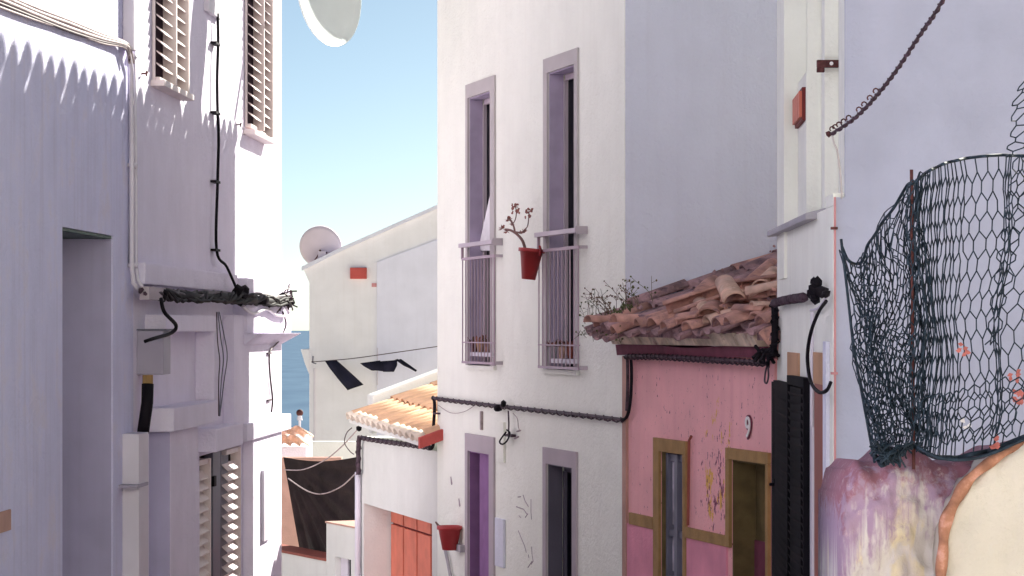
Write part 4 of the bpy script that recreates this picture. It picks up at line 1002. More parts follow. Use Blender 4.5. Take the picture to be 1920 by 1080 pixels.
# house number
fc = bpy.data.curves.new('number', 'FONT'); fc.body = '9'; fc.size = .19; fc.extrude = .004; fc.align_x = 'CENTER'
tmp = bpy.data.objects.new('tmp', fc); COL.objects.link(tmp); bpy.context.view_layer.update()
dg = bpy.context.evaluated_depsgraph_get(); nme = bpy.data.meshes.new_from_object(tmp.evaluated_get(dg)); fc.offset = .010; bpy.context.view_layer.update(); dg = bpy.context.evaluated_depsgraph_get(); nme_o = bpy.data.meshes.new_from_object(tmp.evaluated_get(dg)); nme_o.materials.clear(); bpy.data.objects.remove(tmp)
nme.name = 'house_number'; nme.materials.clear()
def place_number(me, m, w, s_, nm):
    me2 = me.copy(); me2.materials.append(m); u, z = RF.uz(1406, 820)
    yo = Vector((RF.n.x, RF.n.y, 0)); dx = -Vector((RF.d.x, RF.d.y, 0))   # text x runs towards the viewer's right
    Mx = Matrix(((dx.x, 0, yo.x, 0), (dx.y, 0, yo.y, 0), (0, 1, 0, 0), (0, 0, 0, 1)))
    o = inst(nm, me2, Matrix.Translation(RF.P(u, w, z)) @ Mx @ Matrix.Diagonal((s_, s_, 1, 1)), None)
    return o
nroot = empty('house_number', RF.at(1406, 822), 'white number 9 on the pink wall above the ochre door frame', 'house number')
o = place_number(nme, DIGIT, .014, 1.0, 'digit')
o.parent = nroot; o.matrix_basis = Matrix.Translation(-nroot.location) @ o.matrix_basis
o = place_number(nme_o, MAROON, .008, 1.0, 'outline')
o.parent = nroot; o.matrix_basis = Matrix.Translation(-nroot.location) @ o.matrix_basis
# cables around the pink house
e = wrapped([RF.at(1174, 668, .06), RF.at(1230, 668, .08), RF.at(1300, 672, .08), RF.at(1370, 676, .08), RF.at(1432, 680, .09)], .014, CABLE, 'dark lashed cable under the beam of the pink house', pitch=.09, knob=1.1)
cable([RF.at(1182, 655, .05), RF.at(1184, 700, .03), RF.at(1182, 750, .03), RF.at(1176, 780, .03), RF.at(1166, 788, .03)], .012, BLACK, 'thick black cable down the joint between the white and pink houses')
cable([RF.at(1176, 660, .04), RF.at(1177, 720, .03), RF.at(1175, 770, .03)], .012, CABLE, 'second dark cable down the joint between the white and pink houses')
e = empty('cable_knot', RF.at(1435, 690, .1), 'tangled cable knot with a hanging loop at the right end of the pink eave', 'cable')
mb = MB()
for k in range(14):
    c = RF.at(1420 + k * 2.3, 668 + rnd.uniform(-8, 8), .13); d = Vector((rnd.uniform(-1, 1), rnd.uniform(-1, 1), rnd.uniform(-1, 1))) * .05
    mb.tube([c - d, c + Vector((0, 0, .02)), c + d], .012, 5)
obj('strands', mb, BLACK, e)
obj('loop', MB().tube(spline([RF.at(1439, 682, .12), RF.at(1435, 700, .12), RF.at(1434, 715, .12), RF.at(1438, 718, .12), RF.at(1441, 705, .12), RF.at(1440, 684, .12)]), .006, 5), CABLE, e, smooth=True)
wrapped([RF.at(1452, 570, .12), RF.at(1453, 600, .12), RF.at(1452, 640, .12), RF.at(1448, 668, .12)], .022, BLACK, 'black cable hanging at the right edge of the tiled roof', pitch=.07, knob=1.0)

# weeds on the roof
mb = MB(); mg = MB()
def sprig(base, h, lean, m, n=5):
    top = base + Vector((lean, rnd.uniform(-.05, .05), h)); mid = base.lerp(top, .5) + Vector((-lean * .25, 0, .0))
    m.tube(spline([base, mid, top], 4), .0028, 3, .0015)
    for k in range(n):
        t = rnd.uniform(.3, 1); p = base.lerp(mid, t * 2) if t < .5 else mid.lerp(top, t * 2 - 1)
        q = p + Vector((rnd.uniform(-.04, .04), rnd.uniform(-.03, .03), rnd.uniform(.0, .04)))
        m.tube([p, q], .0016, 3); 
        if rnd.random() < .7: m.blob(q, rnd.uniform(.005, .009), 0, .2)
for k in range(26):
    px = rnd.choice([rnd.uniform(1095, 1150), rnd.uniform(1130, 1200), rnd.uniform(1110, 1230)]); py = 602 - (px - 1100) * .34 + rnd.uniform(-2, 8)
    b0 = RF.at(px, py, .2 - max(0, (px - 1180) * .004)); sprig(b0, rnd.uniform(.06, .22), rnd.uniform(-.12, .05), mb if k % 3 else mg)
for (px, py) in ((1222, 560),): sprig(RF.at(px, py, 0), .16, 0, mb, 1)
for k in range(36):
    px = rnd.uniform(1105, 1195); py = 604 - (px - 1100) * .32 + rnd.uniform(-3, 9); c = RF.at(px, py, .22 - max(0, (px - 1180) * .004))
    mg.add([c, c + Vector((rnd.uniform(-.03, .03), 0, rnd.uniform(.02, .06))), c + Vector((rnd.uniform(-.03, .03), .02, rnd.uniform(.0, .04)))], [(0, 1, 2)])
for k in range(10):
    px = rnd.uniform(1085, 1165); sprig(RF.at(px, 612 + rnd.uniform(0, 12), .3), -rnd.uniform(.03, .1), rnd.uniform(-.05, .05), mg, 3)
obj('dry_weeds', mb, WEED, label='dry seed-headed weeds growing on the left end of the old tiled roof', cat='weeds', kind='stuff')
obj('green_weeds', mg, WEEDG, label='low greenish weeds among the tiles of the pink house', cat='weeds', kind='stuff')
# lichen litter over the roof surface: crumbs
mb = MB()
for k in range(700):
    u = uP0 + rnd.uniform(-.2, uP1 - uP0); t_ = rnd.uniform(.1, 3.0); mb.blob(rp2(u, t_, rnd.uniform(.06, .14)), rnd.uniform(.006, .02), 0, .4)
obj('roof_debris', mb, TERRA_P, hp, kind='stuff')

# ================================================================== RIGHT TOWER HOUSE
def pz(px, Z): return ((px - 960) / FOC * Z, Z)
ht = empty('tower_house', (2.2, 13.5, ZB), 'tall white house on the right, stepped edges above and black shutters below', 'house')
ZL = .60; ZTOP = 2.9
def extr(poly, z0, z1, m, name, parent=ht, bevel=0.0, **k):
    return obj(name, MB().prism([(x, y, z0) for x, y in poly], (0, 0, z1 - z0)), m, parent, bevel=bevel, **k)
up = [pz(1457, 15.6), pz(1470, 14.9), pz(1512, 14.9)]
# stepped upper storey as pieces butted together
extr([pz(1457, 15.6), pz(1470, 14.9), pz(2300, 14.9), pz(2300, 18)[:1] + (17.5,), (pz(1457, 15.6)[0] + .30, 17.5)], ZL - .3, ZTOP, WHITE_T, 'upper_wall')
zw1 = (HORIZ - 118) / FOC * 14.5; zw0 = (HORIZ - 232) / FOC * 14.5
extr([pz(1496, 14.897), pz(1512, 14.2), pz(1600, 14.2), pz(1600, 14.897)], ZL - .3, zw1 - .08, WHITE_T, 'window_pier')
extr([pz(1512.5, 14.897), pz(1513.5, 14.203), pz(1600, 14.203), pz(1600, 14.897)], zw1 - .08, ZTOP, WHITE_T, 'wall_step')
extr([pz(1540, 14.197), pz(1546, 13.6), pz(1700, 13.6), pz(1700, 14.197)], ZL - .3, ZTOP, WHITE_T, 'wall_step')
extr([pz(1572, 13.597), pz(1583, 12.403), pz(2300, 12.403), pz(2300, 13.597)], ZL - .3, ZTOP, WHITE_T, 'wall_step')
# camera-facing coat of the big blank wall
xa, xb, xc = pz(1566.5, 12.39)[0], pz(1584, 12.39)[0], pz(2500, 12.39)[0]
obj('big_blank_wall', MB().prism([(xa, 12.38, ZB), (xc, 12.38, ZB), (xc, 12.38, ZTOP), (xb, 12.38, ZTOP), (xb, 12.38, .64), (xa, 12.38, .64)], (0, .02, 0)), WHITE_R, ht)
# small window with red shutter
wf = Frame(pz(1512, 14.2), pz(1496, 14.897), (-1, 0))
ww = obj('window', MB().prism([wf.P(.05, .0, zw0), wf.P(.66, .0, zw0), wf.P(.66, .0, zw1 - .16), wf.P(.05, .0, zw1 - .16)], (wf.n.x * .02, wf.n.y * .02, 0)), REDDARK, ht)
for k in range(4):
    obj('shutter_board', MB().box(wf, .07 + k * .15, .20 + k * .15, .02, .035, zw0 + .02, zw1 - .18), REDDOOR, ww)
# lower storey
lp = [(_x0, 15.6), (_x1, 12.4)]
gu0, gu1 = 0.0, GF.uz(1457, 600)[0]
obj('lower_wall', body(GF, gu0, gu1 - .003, ZB, ZL, 3.0, []), WHITE_T, ht)
ucap = GF.u(1532); 
obj('corner_block', MB().box(GF, gu0, .35, -.6, .0, ZL + .002, .66), WHITE_T, ht)
P2 = GF.P
obj('coping', MB().hexa([P2(ucap, -.5, ZL), P2(gu1 + .02, -.5, ZL), P2(gu1 + .02, .06, ZL - .035), P2(ucap, .06, ZL - .035), P2(ucap, -.5, ZL + .14), P2(gu1 + .02, -.5, ZL + .14), P2(gu1 + .02, .06, ZL + .0), P2(ucap, .06, ZL + .0)]), GREYCAP, ht, bevel=.008)
def gz(px, py, w=0): return GF.z(px, py, w)
# painted panels and frames
ga = lambda a, b_, y0, y1, w0, w1, m, nm, par=ht, bv=.003: obj(nm, MB().box(GF, GF.u(b_), GF.u(a), w0, w1, gz(b_, y1) if y1 < 1080 else ZB, gz(a, y0)), m, par, bevel=bv)
ga(1479, 1500, 660, 1300, .0, .010, TAN, 'door_surround')
fr = ga(1531, 1549, 667, 1300, .0, .012, BRICKBR, 'door_post')
ga(1531, 1549, 660, 722, .013, .018, TAN, 'post_head', ht)
ga(1519, 1530, 690, 1300, .0, .02, PVC, 'white_jamb')
ga(1550, 1556, 640, 1300, .0, .02, WHITE_S, 'outer_jamb')
obj('edge_pipe', MB().tube([(pz(1565, 12.37)[0], 12.36, .64), (pz(1566, 12.37)[0], 12.36, ZB)], .006, 6), PINKLINE, ht)
for y in (428, 1000, 700, 890):
    z = (HORIZ - y) / FOC * 12.36; obj('pipe_clip', MB().cube(pz(1558, 12.36)[0], pz(1570, 12.36)[0], 12.34, 12.375, z - .006, z + .006), RUST if y < 500 else PINKLINE, ht)
# black louvred shutters standing slightly open
def swung_leaf(px0, Z0, px1, Z1, ytop, m, dens=.045):
    f = Frame(pz(px0, Z0), pz(px1, Z1), (-1, -.3)); Lh = (Vector(pz(px1, Z1)) - Vector(pz(px0, Z0))).length
    zt = (HORIZ - ytop) / FOC * (Z0 + Z1) / 2; zb = -2.6
    sh = obj('shutter', MB().box(f, 0, .03, 0, .035, zb, zt).box(f, Lh - .03, Lh, 0, .035, zb, zt).box(f, .03, Lh - .03, 0, .035, zt - .05, zt).box(f, .03, Lh - .03, 0, .035, zb, zb + .05), m, ht, bevel=.002)
    me = MB().hexa([Vector((x, y * .5 + 0, -y * .9 + z_)) for z_ in (-.003, .003) for (x, y) in ((-Lh / 2 + .03, -.03), (Lh / 2 - .03, -.03), (Lh / 2 - .03, .03), (-Lh / 2 + .03, .03))]).mesh('slat', m)
    n = int((zt - zb - .1) / dens)
    for i in range(n): inst('slat', me, f.M(Lh / 2, .018, zb + .07 + dens * i), sh)
    obj('backing', MB().box(f, .02, Lh - .02, .0, .006, zb, zt - .01), BLACKSH, sh)
    return sh
swung_leaf(1461, 15.25, 1487, 14.2, 716, BLACKSH)
swung_leaf(1487, 14.2, 1519, 13.35, 706, BLACKSH)
obj('shutter_box', MB().box(GF, GF.u(1519), GF.u(1462), .0, .05, -3, gz(1490, 722)), BLACKSH, ht)
# toothed edge of the open shutter and its latch
mb = MB(); x0 = pz(1452, 15.4)
for k in range(44): 
    z = (HORIZ - 745) / FOC * 15.3 - k * .05; mb.cube(x0[0], x0[0] + .035, 15.28, 15.32, z - .036, z)
mb.cube(x0[0] + .01, x0[0] + .035, 15.325, 15.36, -3, (HORIZ - 740) / FOC * 15.3)
obj('shutter_edge', mb, BLACKSH, ht)
mb = MB(); c = Vector((x0[0], 15.2, (HORIZ - 908) / FOC * 15.2)); mb.blob(c + Vector((.01, 0, 0)), .04, 1, .3, (1, 1, 1.5)); mb.tube([c, c + Vector((-.05, -.02, .0))], .01, 5)
obj('latch', mb, BLACKSH, ht)
# insulator and cable of the tower
wrapped([GF.at(1451, 567, .05), GF.at(1475, 561, .05), GF.at(1508, 556, .05)], .016, CABLE, 'lashed dark cable crossing the cream wall of the right house', pitch=.06, knob=1.1)
mb = MB()
for (px, py, s_) in ((1530, 545, .042), (1522, 550, .035), (1533, 530, .03), (1541, 548, .035), (1528, 560, .03), (1548, 550, .022), (1526, 528, .02)): mb.blob(GF.at(px, py, .05), s_, 1, .35)
e = empty('junction_box', GF.at(1530, 560, .05), 'black cable junction clump on the cream wall of the right house', 'junction box')
obj('terminal', mb, BLACK, e, split=True)
cable([GF.at(1549, 565, .05), GF.at(1535, 585, .06), GF.at(1520, 625, .08), GF.at(1514, 670, .08), GF.at(1520, 715, .08), GF.at(1535, 735, .08), GF.at(1550, 732, .06), GF.at(1558, 716, .04)], .0095, BLACK, 'long black cable loop hanging below the junction clump at right')
cable([GF.at(1520, 582, .02), GF.at(1534, 578, .03), GF.at(1548, 560, .03), GF.at(1555, 550, .03)], .007, PVC, 'short pale wire beneath the junction clump at right')
obj('wire_guard', MB().tube([GF.at(1523, 585, .02), GF.at(1523, 640, .02), GF.at(1523, 800, .02)], .010, 5), PVC, label='thin white conduit under the junction clump at right', cat='pipe')
# iron bracket high on the tower
c0 = Vector((pz(1530, 13.58)[0], 13.58, (HORIZ - 121) / FOC * 13.58))
t = empty('iron_bracket', c0, 'rusty iron hinge plate across the stepped white pilasters', 'bracket')
mb = MB().cube(c0.x - .0, c0.x + .115, 13.53, 13.56, c0.z - .02, c0.z + .02)
mb.cube(c0.x - .0, c0.x + .04, 13.53, 13.56, c0.z - .045, c0.z - .0205)
obj('plate', mb, RUST, t, bevel=.003)
obj('bolt', MB().lathe([(.001, 0), (.01, 0), (.01, .008), (.001, .008)], Matrix.Translation((c0.x + .075, 13.53, c0.z)) @ Matrix.Rotation(R(90), 4, 'X'), 10), DIGIT, t)

# overhead cable with loose spiral
A = Vector(GF.at(1560, 250, .05)); A = Vector(ray(1560, 250, 12.3)); B = Vector(ray(1775, -14, 10.2)); C2 = Vector(ray(1668, 148, 11.3)); E2 = Vector(ray(1610, 214, 11.9)); F2 = Vector(ray(1725, 64, 10.7))
wrapped([A, E2, C2, F2, B, Vector(ray(1900, -260, 9.4))], .0065, CABLE, 'sagging overhead cable with loose spiral lashing at the top right', pitch=.085, tw=.005, knob=1.2)
mb = MB()
for k in range(9):
    p = A.lerp(C2, k / 9); p = Vector(spline([A, E2, C2])[min(12, int(k * 1.2))]) + Vector((0, -.01, .012)); r = .012
    mb.tube([p + Vector((r * math.cos(a), 0, r * math.sin(a) + .008)) for a in [i * .8 for i in range(6)]], .0035, 4)
obj('lashing_curl', mb, RUST, label='rusty wire curls at the lower end of the overhead cable', cat='wire')
cable([A, A + Vector((.01, 0, -.05)), Vector(ray(1570, 285, 12.3)), Vector(ray(1576, 330, 12.35)), Vector(ray(1578, 372, 12.37))], .005, TRIM, 'thin grey wire dropping from the end of the overhead cable')
obj('wall_eye', MB().blob(A + Vector((-.01, .04, .0)), .018, 1, .2).tube([A, A + Vector((0, .12, 0))], .008, 5), RUST, label='iron eye holding the overhead cable on the white wall', cat='hook')

# ================================================================== ROUGH GARDEN WALL
def lerp_tab(tab, x):
    for (a, va), (b_, vb) in zip(tab, tab[1:]):
        if x <= b_: 
            t = max(0, min(1, (x - a) / (b_ - a))); t = t * t * (3 - 2 * t) if True else t
            return va + (vb - va) * t
    return tab[-1][1]
def lumpy(px0, px1, tab, Z0, Rr, thick, amp, nx, nz, seed, seamx=None):
    vs = []; att = []; off = Vector((seed * 7.1, 0, 0))
    rows = nz + 8
    for i in range(nx + 1):
        px = px0 + (px1 - px0) * i / nx; x = (px - 960) / FOC * Z0
        top = (HORIZ - lerp_tab(tab, px)) / FOC * Z0
        zbot = -2.6
        for j in range(rows + 1):
            if j <= nz:
                t = j / nz; t = 1 - (1 - t) ** 1.5; z = zbot + (top - Rr - zbot) * t; y = Z0
            else:
                a = (j - nz) / 8 * math.pi / 2; z = top - Rr + Rr * math.sin(a); y = Z0 + Rr * (1 - math.cos(a)) * 1.2
            # round the left end
            dl = (x - (px0 - 960) / FOC * Z0)
            re = Rr * .55
            if dl < re: y += re * (1 - math.sqrt(max(0, 1 - (1 - dl / re) ** 2)))
            p = Vector((x, y, z)); d = noise.fractal(p * 5 + off, 1, 2, 4) * amp + noise.noise(p * 17 + off) * amp * .35
            vs.append(Vector((x, y - d, z + d * .3))); att.append((top - z))
    n1 = rows + 1; fs = [(i * n1 + j, (i + 1) * n1 + j, (i + 1) * n1 + j + 1, i * n1 + j + 1) for i in range(nx) for j in range(rows)]
    # back and top
    k = len(vs)
    for i in range(nx + 1):
        v = vs[i * n1 + rows]; vs.append(Vector((v.x, v.y + thick, v.z - .02))); att.append(0)
        vs.append(Vector((v.x, v.y + thick, -2.6))); att.append(3)
    for i in range(nx):
        fs.append((i * n1 + rows, (i + 1) * n1 + rows, k + 2 * (i + 1), k + 2 * i)); fs.append((k + 2 * i, k + 2 * (i + 1), k + 2 * (i + 1) + 1, k + 2 * i + 1))
    for i in (0, nx):
        col = [i * n1 + j for j in range(n1)] + [k + 2 * i, k + 2 * i + 1]; fs.append(tuple(col))
    return vs, fs, att
def streak_mat():
    m = bpy.data.materials.new('stained_rough_limewash'); m.use_nodes = True
    n = m.node_tree.nodes; L = m.node_tree.links; b = n['Principled BSDF']; b.inputs['Roughness'].default_value = .9
    g = n.new('ShaderNodeNewGeometry'); at = n.new('ShaderNodeAttribute'); at.attribute_name = 'below_top'
    def nz(scale, s, det=8, rough=.6):
        mp = n.new('ShaderNodeMapping'); mp.inputs['Scale'].default_value = s; L.new(g.outputs['Position'], mp.inputs[0])
        q = n.new('ShaderNodeTexNoise'); q.inputs['Scale'].default_value = scale; q.inputs['Detail'].default_value = det; q.inputs['Roughness'].default_value = rough; L.new(mp.outputs[0], q.inputs[0]); return q.outputs[0]
    def mr(a, lo, hi, o0=0, o1=1):
        q = n.new('ShaderNodeMapRange'); q.inputs[1].default_value = lo; q.inputs[2].default_value = hi; q.inputs[3].default_value = o0; q.inputs[4].default_value = o1; L.new(a, q.inputs[0]); return q.outputs[0]
    def math_(op, a, b_):
        q = n.new('ShaderNodeMath'); q.operation = op
        for i, v in enumerate((a, b_)):
            if isinstance(v, float): q.inputs[i].default_value = v
            else: L.new(v, q.inputs[i])
        return q.outputs[0]
    def mix(a, c, f):
        q = n.new('ShaderNodeMixRGB'); L.new(f, q.inputs[0])
        if isinstance(a, tuple): q.inputs[1].default_value = (*a, 1)
        else: L.new(a, q.inputs[1])
        q.inputs[2].default_value = (*c, 1); return q.outputs[0]
    st = nz(1.0, (30, 30, 1.3)); st2 = nz(1.0, (11, 11, .9)); fine = nz(26, (1, 1, .7))
    sx = n.new('ShaderNodeSeparateXYZ'); L.new(g.outputs['Position'], sx.inputs[0])
    left = mr(sx.outputs[0], 1.15, 1.36, .20, -.02)
    top = mr(at.outputs['Fac'], .0, .42, .34, -.10)
    col = mix((.60, .56, .54), (.66, .57, .40), mr(st2, .56, .62))
    col = mix(col, (.50, .45, .47), mr(nz(6, (1, 1, .5)), .5, .7))
    f1 = mr(math_('ADD', math_('ADD', st, top), left), .56, .74)
    col = mix(col, (.36, .25, .36), f1)
    top2 = mr(at.outputs['Fac'], .0, .24, .36, -.14)
    f2 = mr(math_('ADD', fine, top2), .62, .80)
    col = mix(col, (.30, .13, .18), f2)
    f3 = mr(nz(38, (1, 1, .5), 8, .75), .56, .66); f3b = math_('MULTIPLY', f3, mr(at.outputs['Fac'], .15, .4, .75, .0)); col = mix(col, (.58, .44, .46), f3b)
    L.new(col, b.inputs['Base Color'])
    bp = n.new('ShaderNodeBump'); bp.inputs['Strength'].default_value = .8; bp.inputs['Distance'].default_value = .01; L.new(fine, bp.inputs['Height']); L.new(bp.outputs[0], b.inputs['Normal'])
    return m
SM = streak_mat()
CREAMW = mat('cream_smooth_render', (0.60, 0.56, 0.50), var=.05, scale=4, streak=.2, scol=(.5, .46, .42), bump=.6, bscale=40, stain=(.45, .41, .41), stain_lo=.62, stain_hi=.75, stain_scale=5)
def rawobj(name, vs, fs, m, att=None, parent=None, **k):
    mb = MB(); mb.add(vs, fs); org = wpos(parent) if parent else Vector((0, 0, 0))
    me = bpy.data.meshes.new(name); me.from_pydata([Vector(v) - org for v in vs], [], fs); me.materials.append(m)
    if att:
        a = me.attributes.new('below_top', 'FLOAT', 'POINT'); a.data.foreach_set('value', att)
    for p in me.polygons: p.use_smooth = True
    o = bpy.data.objects.new(name, me); COL.objects.link(o); o.parent = parent
    return tag(o, **k)
gw = empty('garden_wall', (1.6, 8.8, -2.6), 'rough old garden wall with purple stains and an orange curved edge, bottom right', 'wall')
tabA = [(1560, 1000), (1578, 930), (1590, 885), (1615, 862), (1648, 868), (1690, 842), (1725, 842), (1775, 872), (1830, 868), (1900, 840), (2100, 790)]
vs, fs, att = lumpy(1577, 2100, tabA, 9.0, .10, .5, .05, 170, 80, 1)
rawobj('rough_wall', vs, fs, SM, att, gw)
tabB = [(1766, 1085), (1768, 1040), (1776, 985), (1795, 935), (1825, 895), (1865, 860), (1925, 828), (2100, 770)]
vs, fs, att = lumpy(1768, 2100, tabB, 8.80, .05, .3, .014, 110, 40, 4)
rawobj('smooth_wall', vs, fs, CREAMW, att, gw)
path = [ray(1762, 1250, 8.79), ray(1764, 1120, 8.79), ray(1767, 1040, 8.79), ray(1773, 985, 8.79), ray(1790, 938, 8.80), ray(1818, 900, 8.81), ray(1855, 868, 8.81), ray(1900, 842, 8.82), ray(1960, 818, 8.82), ray(2100, 775, 8.5)]
EDGE = mat('orange_painted_edge', (.42, .20, .13), var=.35, scale=14, bump=.7, bscale=50, stain=(.60, .34, .30), stain_lo=.52, stain_hi=.66, stain_scale=14)
sp = spline(path, 8)
sp = [p + Vector((noise.noise(p * 9) * .006, 0, noise.noise(p * 9 + Vector((5, 5, 5))) * .006)) for p in sp]
obj('orange_edge', MB().tube(sp, lambda t: .013 + .008 * math.sin(min(1, t * 1.3) * 3.0) + .003 * math.sin(t * 40), 10), EDGE, gw, smooth=True)

# ================================================================== NETTING
nodes = [  # top px,py, bottom px,py, distance
    (1578, 462, 1634, 850, 9.02), (1590, 488, 1640, 856, 8.93), (1606, 495, 1646, 862, 9.07), (1618, 486, 1652, 872, 8.92), (1626, 460, 1660, 868, 9.08), (1640, 440, 1668, 858, 8.92),
    (1655, 415, 1680, 848, 9.08), (1675, 390, 1690, 842, 8.92), (1700, 348, 1702, 836, 9.06), (1708, 345, 1708, 836, 8.90), (1716, 343, 1716, 838, 9.06), (1724, 334, 1722, 842, 8.87), (1734, 325, 1730, 847, 9.05), (1744, 319, 1738, 850, 8.87), (1755, 314, 1746, 854, 9.05), (1767, 308, 1755, 857, 8.87), (1780, 304, 1766, 858, 9.03), (1794, 301, 1778, 858, 8.89),
    (1812, 297, 1795, 858, 8.99), (1845, 293, 1820, 852, 8.90), (1880, 291, 1850, 846, 8.96), (1893, 292, 1862, 842, 8.86), (1904, 292, 1872, 838, 8.96), (1960, 294, 1930, 815, 8.88), (2020, 300, 1990, 795, 8.8)]
tops = [ray(a, b_, Z) for a, b_, c, d, Z in nodes]; bots = [ray(c, d, min(Z, 8.97)) for a, b_, c, d, Z in nodes]
ts = spline(tops, 12); bs = spline(bots, 12); Ls = [0]
for i in range(1, len(ts)):
    m0 = ts[i - 1].lerp(bs[i - 1], .5); m1 = ts[i].lerp(bs[i], .5); Ls.append(Ls[-1] + (m1 - m0).length)
def net_pt(s_, t_):
    s_ = max(0, min(Ls[-1] - 1e-5, s_)); lo = 0
    import bisect
    lo = min(len(Ls) - 2, bisect.bisect_right(Ls, s_) - 1); f = (s_ - Ls[lo]) / max(1e-6, Ls[lo + 1] - Ls[lo])
    a = ts[lo].lerp(ts[lo + 1], f); b_ = bs[lo].lerp(bs[lo + 1], f); p = b_.lerp(a, t_)
    q = Vector((noise.noise(p * 6), noise.noise(p * 6 + Vector((9, 0, 0))), noise.noise(p * 6 + Vector((0, 9, 0)))))
    sag = math.sin(t_ * math.pi)
    return p + q * .016 * (1 if 0 < t_ < 1 else .3) + Vector((0, -.03 * sag, 0)) + Vector((.012 * math.sin(t_ * 9 + s_ * 3) * sag, 0, 0))
t = empty('net_fence', (1.4, 9.0, bots[0].z), 'torn dark green netting sagging from posts above the rough garden wall', 'fence')
pitch_n = .031; nI = int(Ls[-1] / pitch_n); nJ = 15
mb = MB(); V = {}
for i in range(nI + 1):
    for j in range(nJ + 1):
        o_ = (.24 if (i + j) % 2 else -.24) / nJ; V[i, j] = net_pt(i * pitch_n, max(0, min(1, j / nJ + (o_ if 0 < j < nJ else 0))))
rn = random.Random(2)
def wire(a, b_, r=.0028):
    d = (b_ - a); 
    if d.length < 1e-5: return
    d.normalize(); u = d.cross(Vector((0, 1, 0))); u = u.normalized() if u.length > .01 else Vector((1, 0, 0)); w = d.cross(u)
    vs = [a + u * r, a - u * r * .5 + w * r * .87, a - u * r * .5 - w * r * .87]; vs += [v + (b_ - a) for v in vs]
    mb.add(vs, [(0, 1, 4, 3), (1, 2, 5, 4), (2, 0, 3, 5)])
for i in range(nI + 1):
    for j in range(nJ + 1):
        if i < nI: 
            if rn.random() > .015: wire(V[i, j], V[i + 1, j])
        if j < nJ and (i + j) % 2: wire(V[i, j], V[i, j + 1])
obj('mesh_net', mb, NET, t, kind='stuff')
mb = MB(); V = {}
nI2 = int(Ls[-1] * .52 / .030); nJ2 = 22
for i in range(nI2 + 1):
    for j in range(nJ2 + 1):
        o_ = (.24 if (i + j) % 2 else -.24) / nJ2; tt = max(0, min(1, j / nJ2 + (o_ if 0 < j < nJ2 else 0)))
        p = net_pt(i * .030 + .02 * math.sin(j * .9), tt); V[i, j] = p + Vector((.018 * math.sin(j * .5 + i * .3) + .012, .05 + .02 * math.sin(i * .7), .012 * math.sin(i * .9)))
for i in range(nI2 + 1):
    for j in range(nJ2 + 1):
        if i < nI2: wire(V[i, j], V[i + 1, j], .0024)
        if j < nJ2 and (i + j) % 2: wire(V[i, j], V[i, j + 1], .0024)
obj('back_net', mb, NET, t, kind='stuff')
# second layer, crumpled at the left foot and one more hung behind at the right
mb = MB(); V = {}
def quadnet(c, n, mN, amp=.02, seed=0):
    global mb
    for i in range(n + 1):
        for j in range(mN + 1):
            s_, t_ = i / n, (j + (.24 if (i + j) % 2 else -.24)) / mN; p = c[0].lerp(c[1], s_).lerp(c[3].lerp(c[2], s_), t_)
            V[i, j] = p + Vector((noise.noise(p * 8 + Vector((seed, 0, 0))), noise.noise(p * 8 + Vector((0, seed, 3))), noise.noise(p * 8 + Vector((3, 0, seed))))) * amp + Vector((0, .03 * math.sin(s_ * 18), 0))
    for i in range(n + 1):
        for j in range(mN + 1):
            if i < n: wire(V[i, j], V[i + 1, j])
            if j < mN and (i + j) % 2: wire(V[i, j], V[i, j + 1])
quadnet([ray(1636, 856, 8.9), ray(1700, 836, 8.9), ray(1702, 640, 8.9), ray(1600, 560, 8.9)], 12, 16, .03, 1)
quadnet([ray(1640, 858, 8.85), ray(1676, 848, 8.85), ray(1628, 470, 8.92), ray(1608, 494, 8.92)], 4, 24, .02, 5)
quadnet([ray(1886, 300, 8.7), ray(2020, 300, 8.6), ray(2030, 60, 8.6), ray(1915, 170, 8.7)], 9, 10, .03, 2)
quadnet([ray(1850, 640, 8.84), ray(1872, 640, 8.84), ray(1935, 300, 8.84), ray(1900, 296, 8.84)], 4, 16, .02, 4)
quadnet([ray(1700, 830, 8.88), ray(1722, 836, 8.88), ray(1720, 330, 8.88), ray(1702, 346, 8.88)], 3, 22, .015, 6)
quadnet([ray(1722, 838, 8.8), ray(1900, 812, 8.78), ray(1930, 700, 8.78), ray(1722, 760, 8.8)], 22, 5, .03, 7)
obj('net_fold', mb, NET, t, kind='stuff')
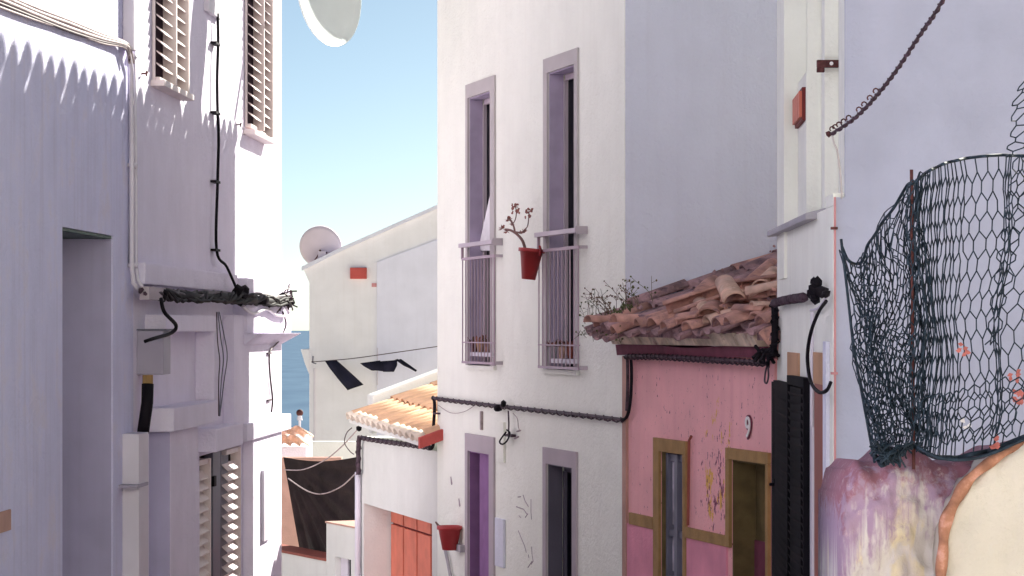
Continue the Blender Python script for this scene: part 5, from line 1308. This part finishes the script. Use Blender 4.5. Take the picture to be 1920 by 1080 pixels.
mb = MB().tube([p + Vector((0, -.01, 0)) for p in ts], .0055, 6)
obj('top_cord', mb, NET, t, smooth=True)
mb = MB().tube([p + Vector((0, -.012, 0)) for p in bs], .009, 6)
mb.tube([V_ for V_ in spline([ray(1720, 838, 8.8), ray(1760, 858, 8.76), ray(1810, 862, 8.74), ray(1860, 850, 8.74), ray(1925, 822, 8.74), ray(2000, 795, 8.74)])], .006, 6)
obj('bottom_cord', mb, NET, t, smooth=True)
obj('post', MB().tube([ray(1709, 318, 8.93), ray(1711, 600, 8.93), ray(1713, 880, 8.93)], .006, 8), RUST, t)
obj('post', MB().tube([ray(1577, 448, 8.96), ray(1588, 540, 8.96), ray(1600, 650, 8.96), ray(1640, 868, 8.96)], .005, 8), NET, t)
# crumpled foot of the net
mb = MB()
for k in range(90):
    f = rn.random(); c = ray(1640 + 62 * f, 838 + 18 * math.sin(f * 3.1) + rn.uniform(-9, 10), 8.86 + rn.uniform(-.04, .04)); d = Vector((rn.uniform(-1, 1), rn.uniform(-.5, .5), rn.uniform(-1, 1))) * .03
    mb.tube([c - d, c + Vector((0, -.01, .01)), c + d], .0035, 4)
obj('net_bunch', mb, NET, t, kind='stuff')
# blossoms caught in the net
for (px, py, n, lab) in ((1806, 655, 7, 'faded pink blossom caught in the middle of the net'), (1900, 704, 6, 'bright coral blossom caught at the right of the net'), (1912, 745, 14, 'large pink blossom cluster low at the right net edge'), (1866, 828, 7, 'pale pink blossom above the orange wall edge'), (1812, 790, 4, 'small whitish petal near the foot of the net')):
    mb = MB()
    for k in range(n):
        c = ray(px + rn.uniform(-10, 10), py + rn.uniform(-12, 12), 8.82); a = rn.uniform(0, 6.28); r = .011
        u = Vector((math.cos(a), rn.uniform(-.5, .5), math.sin(a))) * r; v = Vector((-math.sin(a), rn.uniform(-.5, .5), math.cos(a))) * r
        mb.add([c - u, c - v * .7, c + u, c + v * .7], [(0, 1, 2, 3)])
    obj('blossom', mb, PETAL if px != 1812 else CURT, label=lab, cat='flower', group='petals caught in the net')
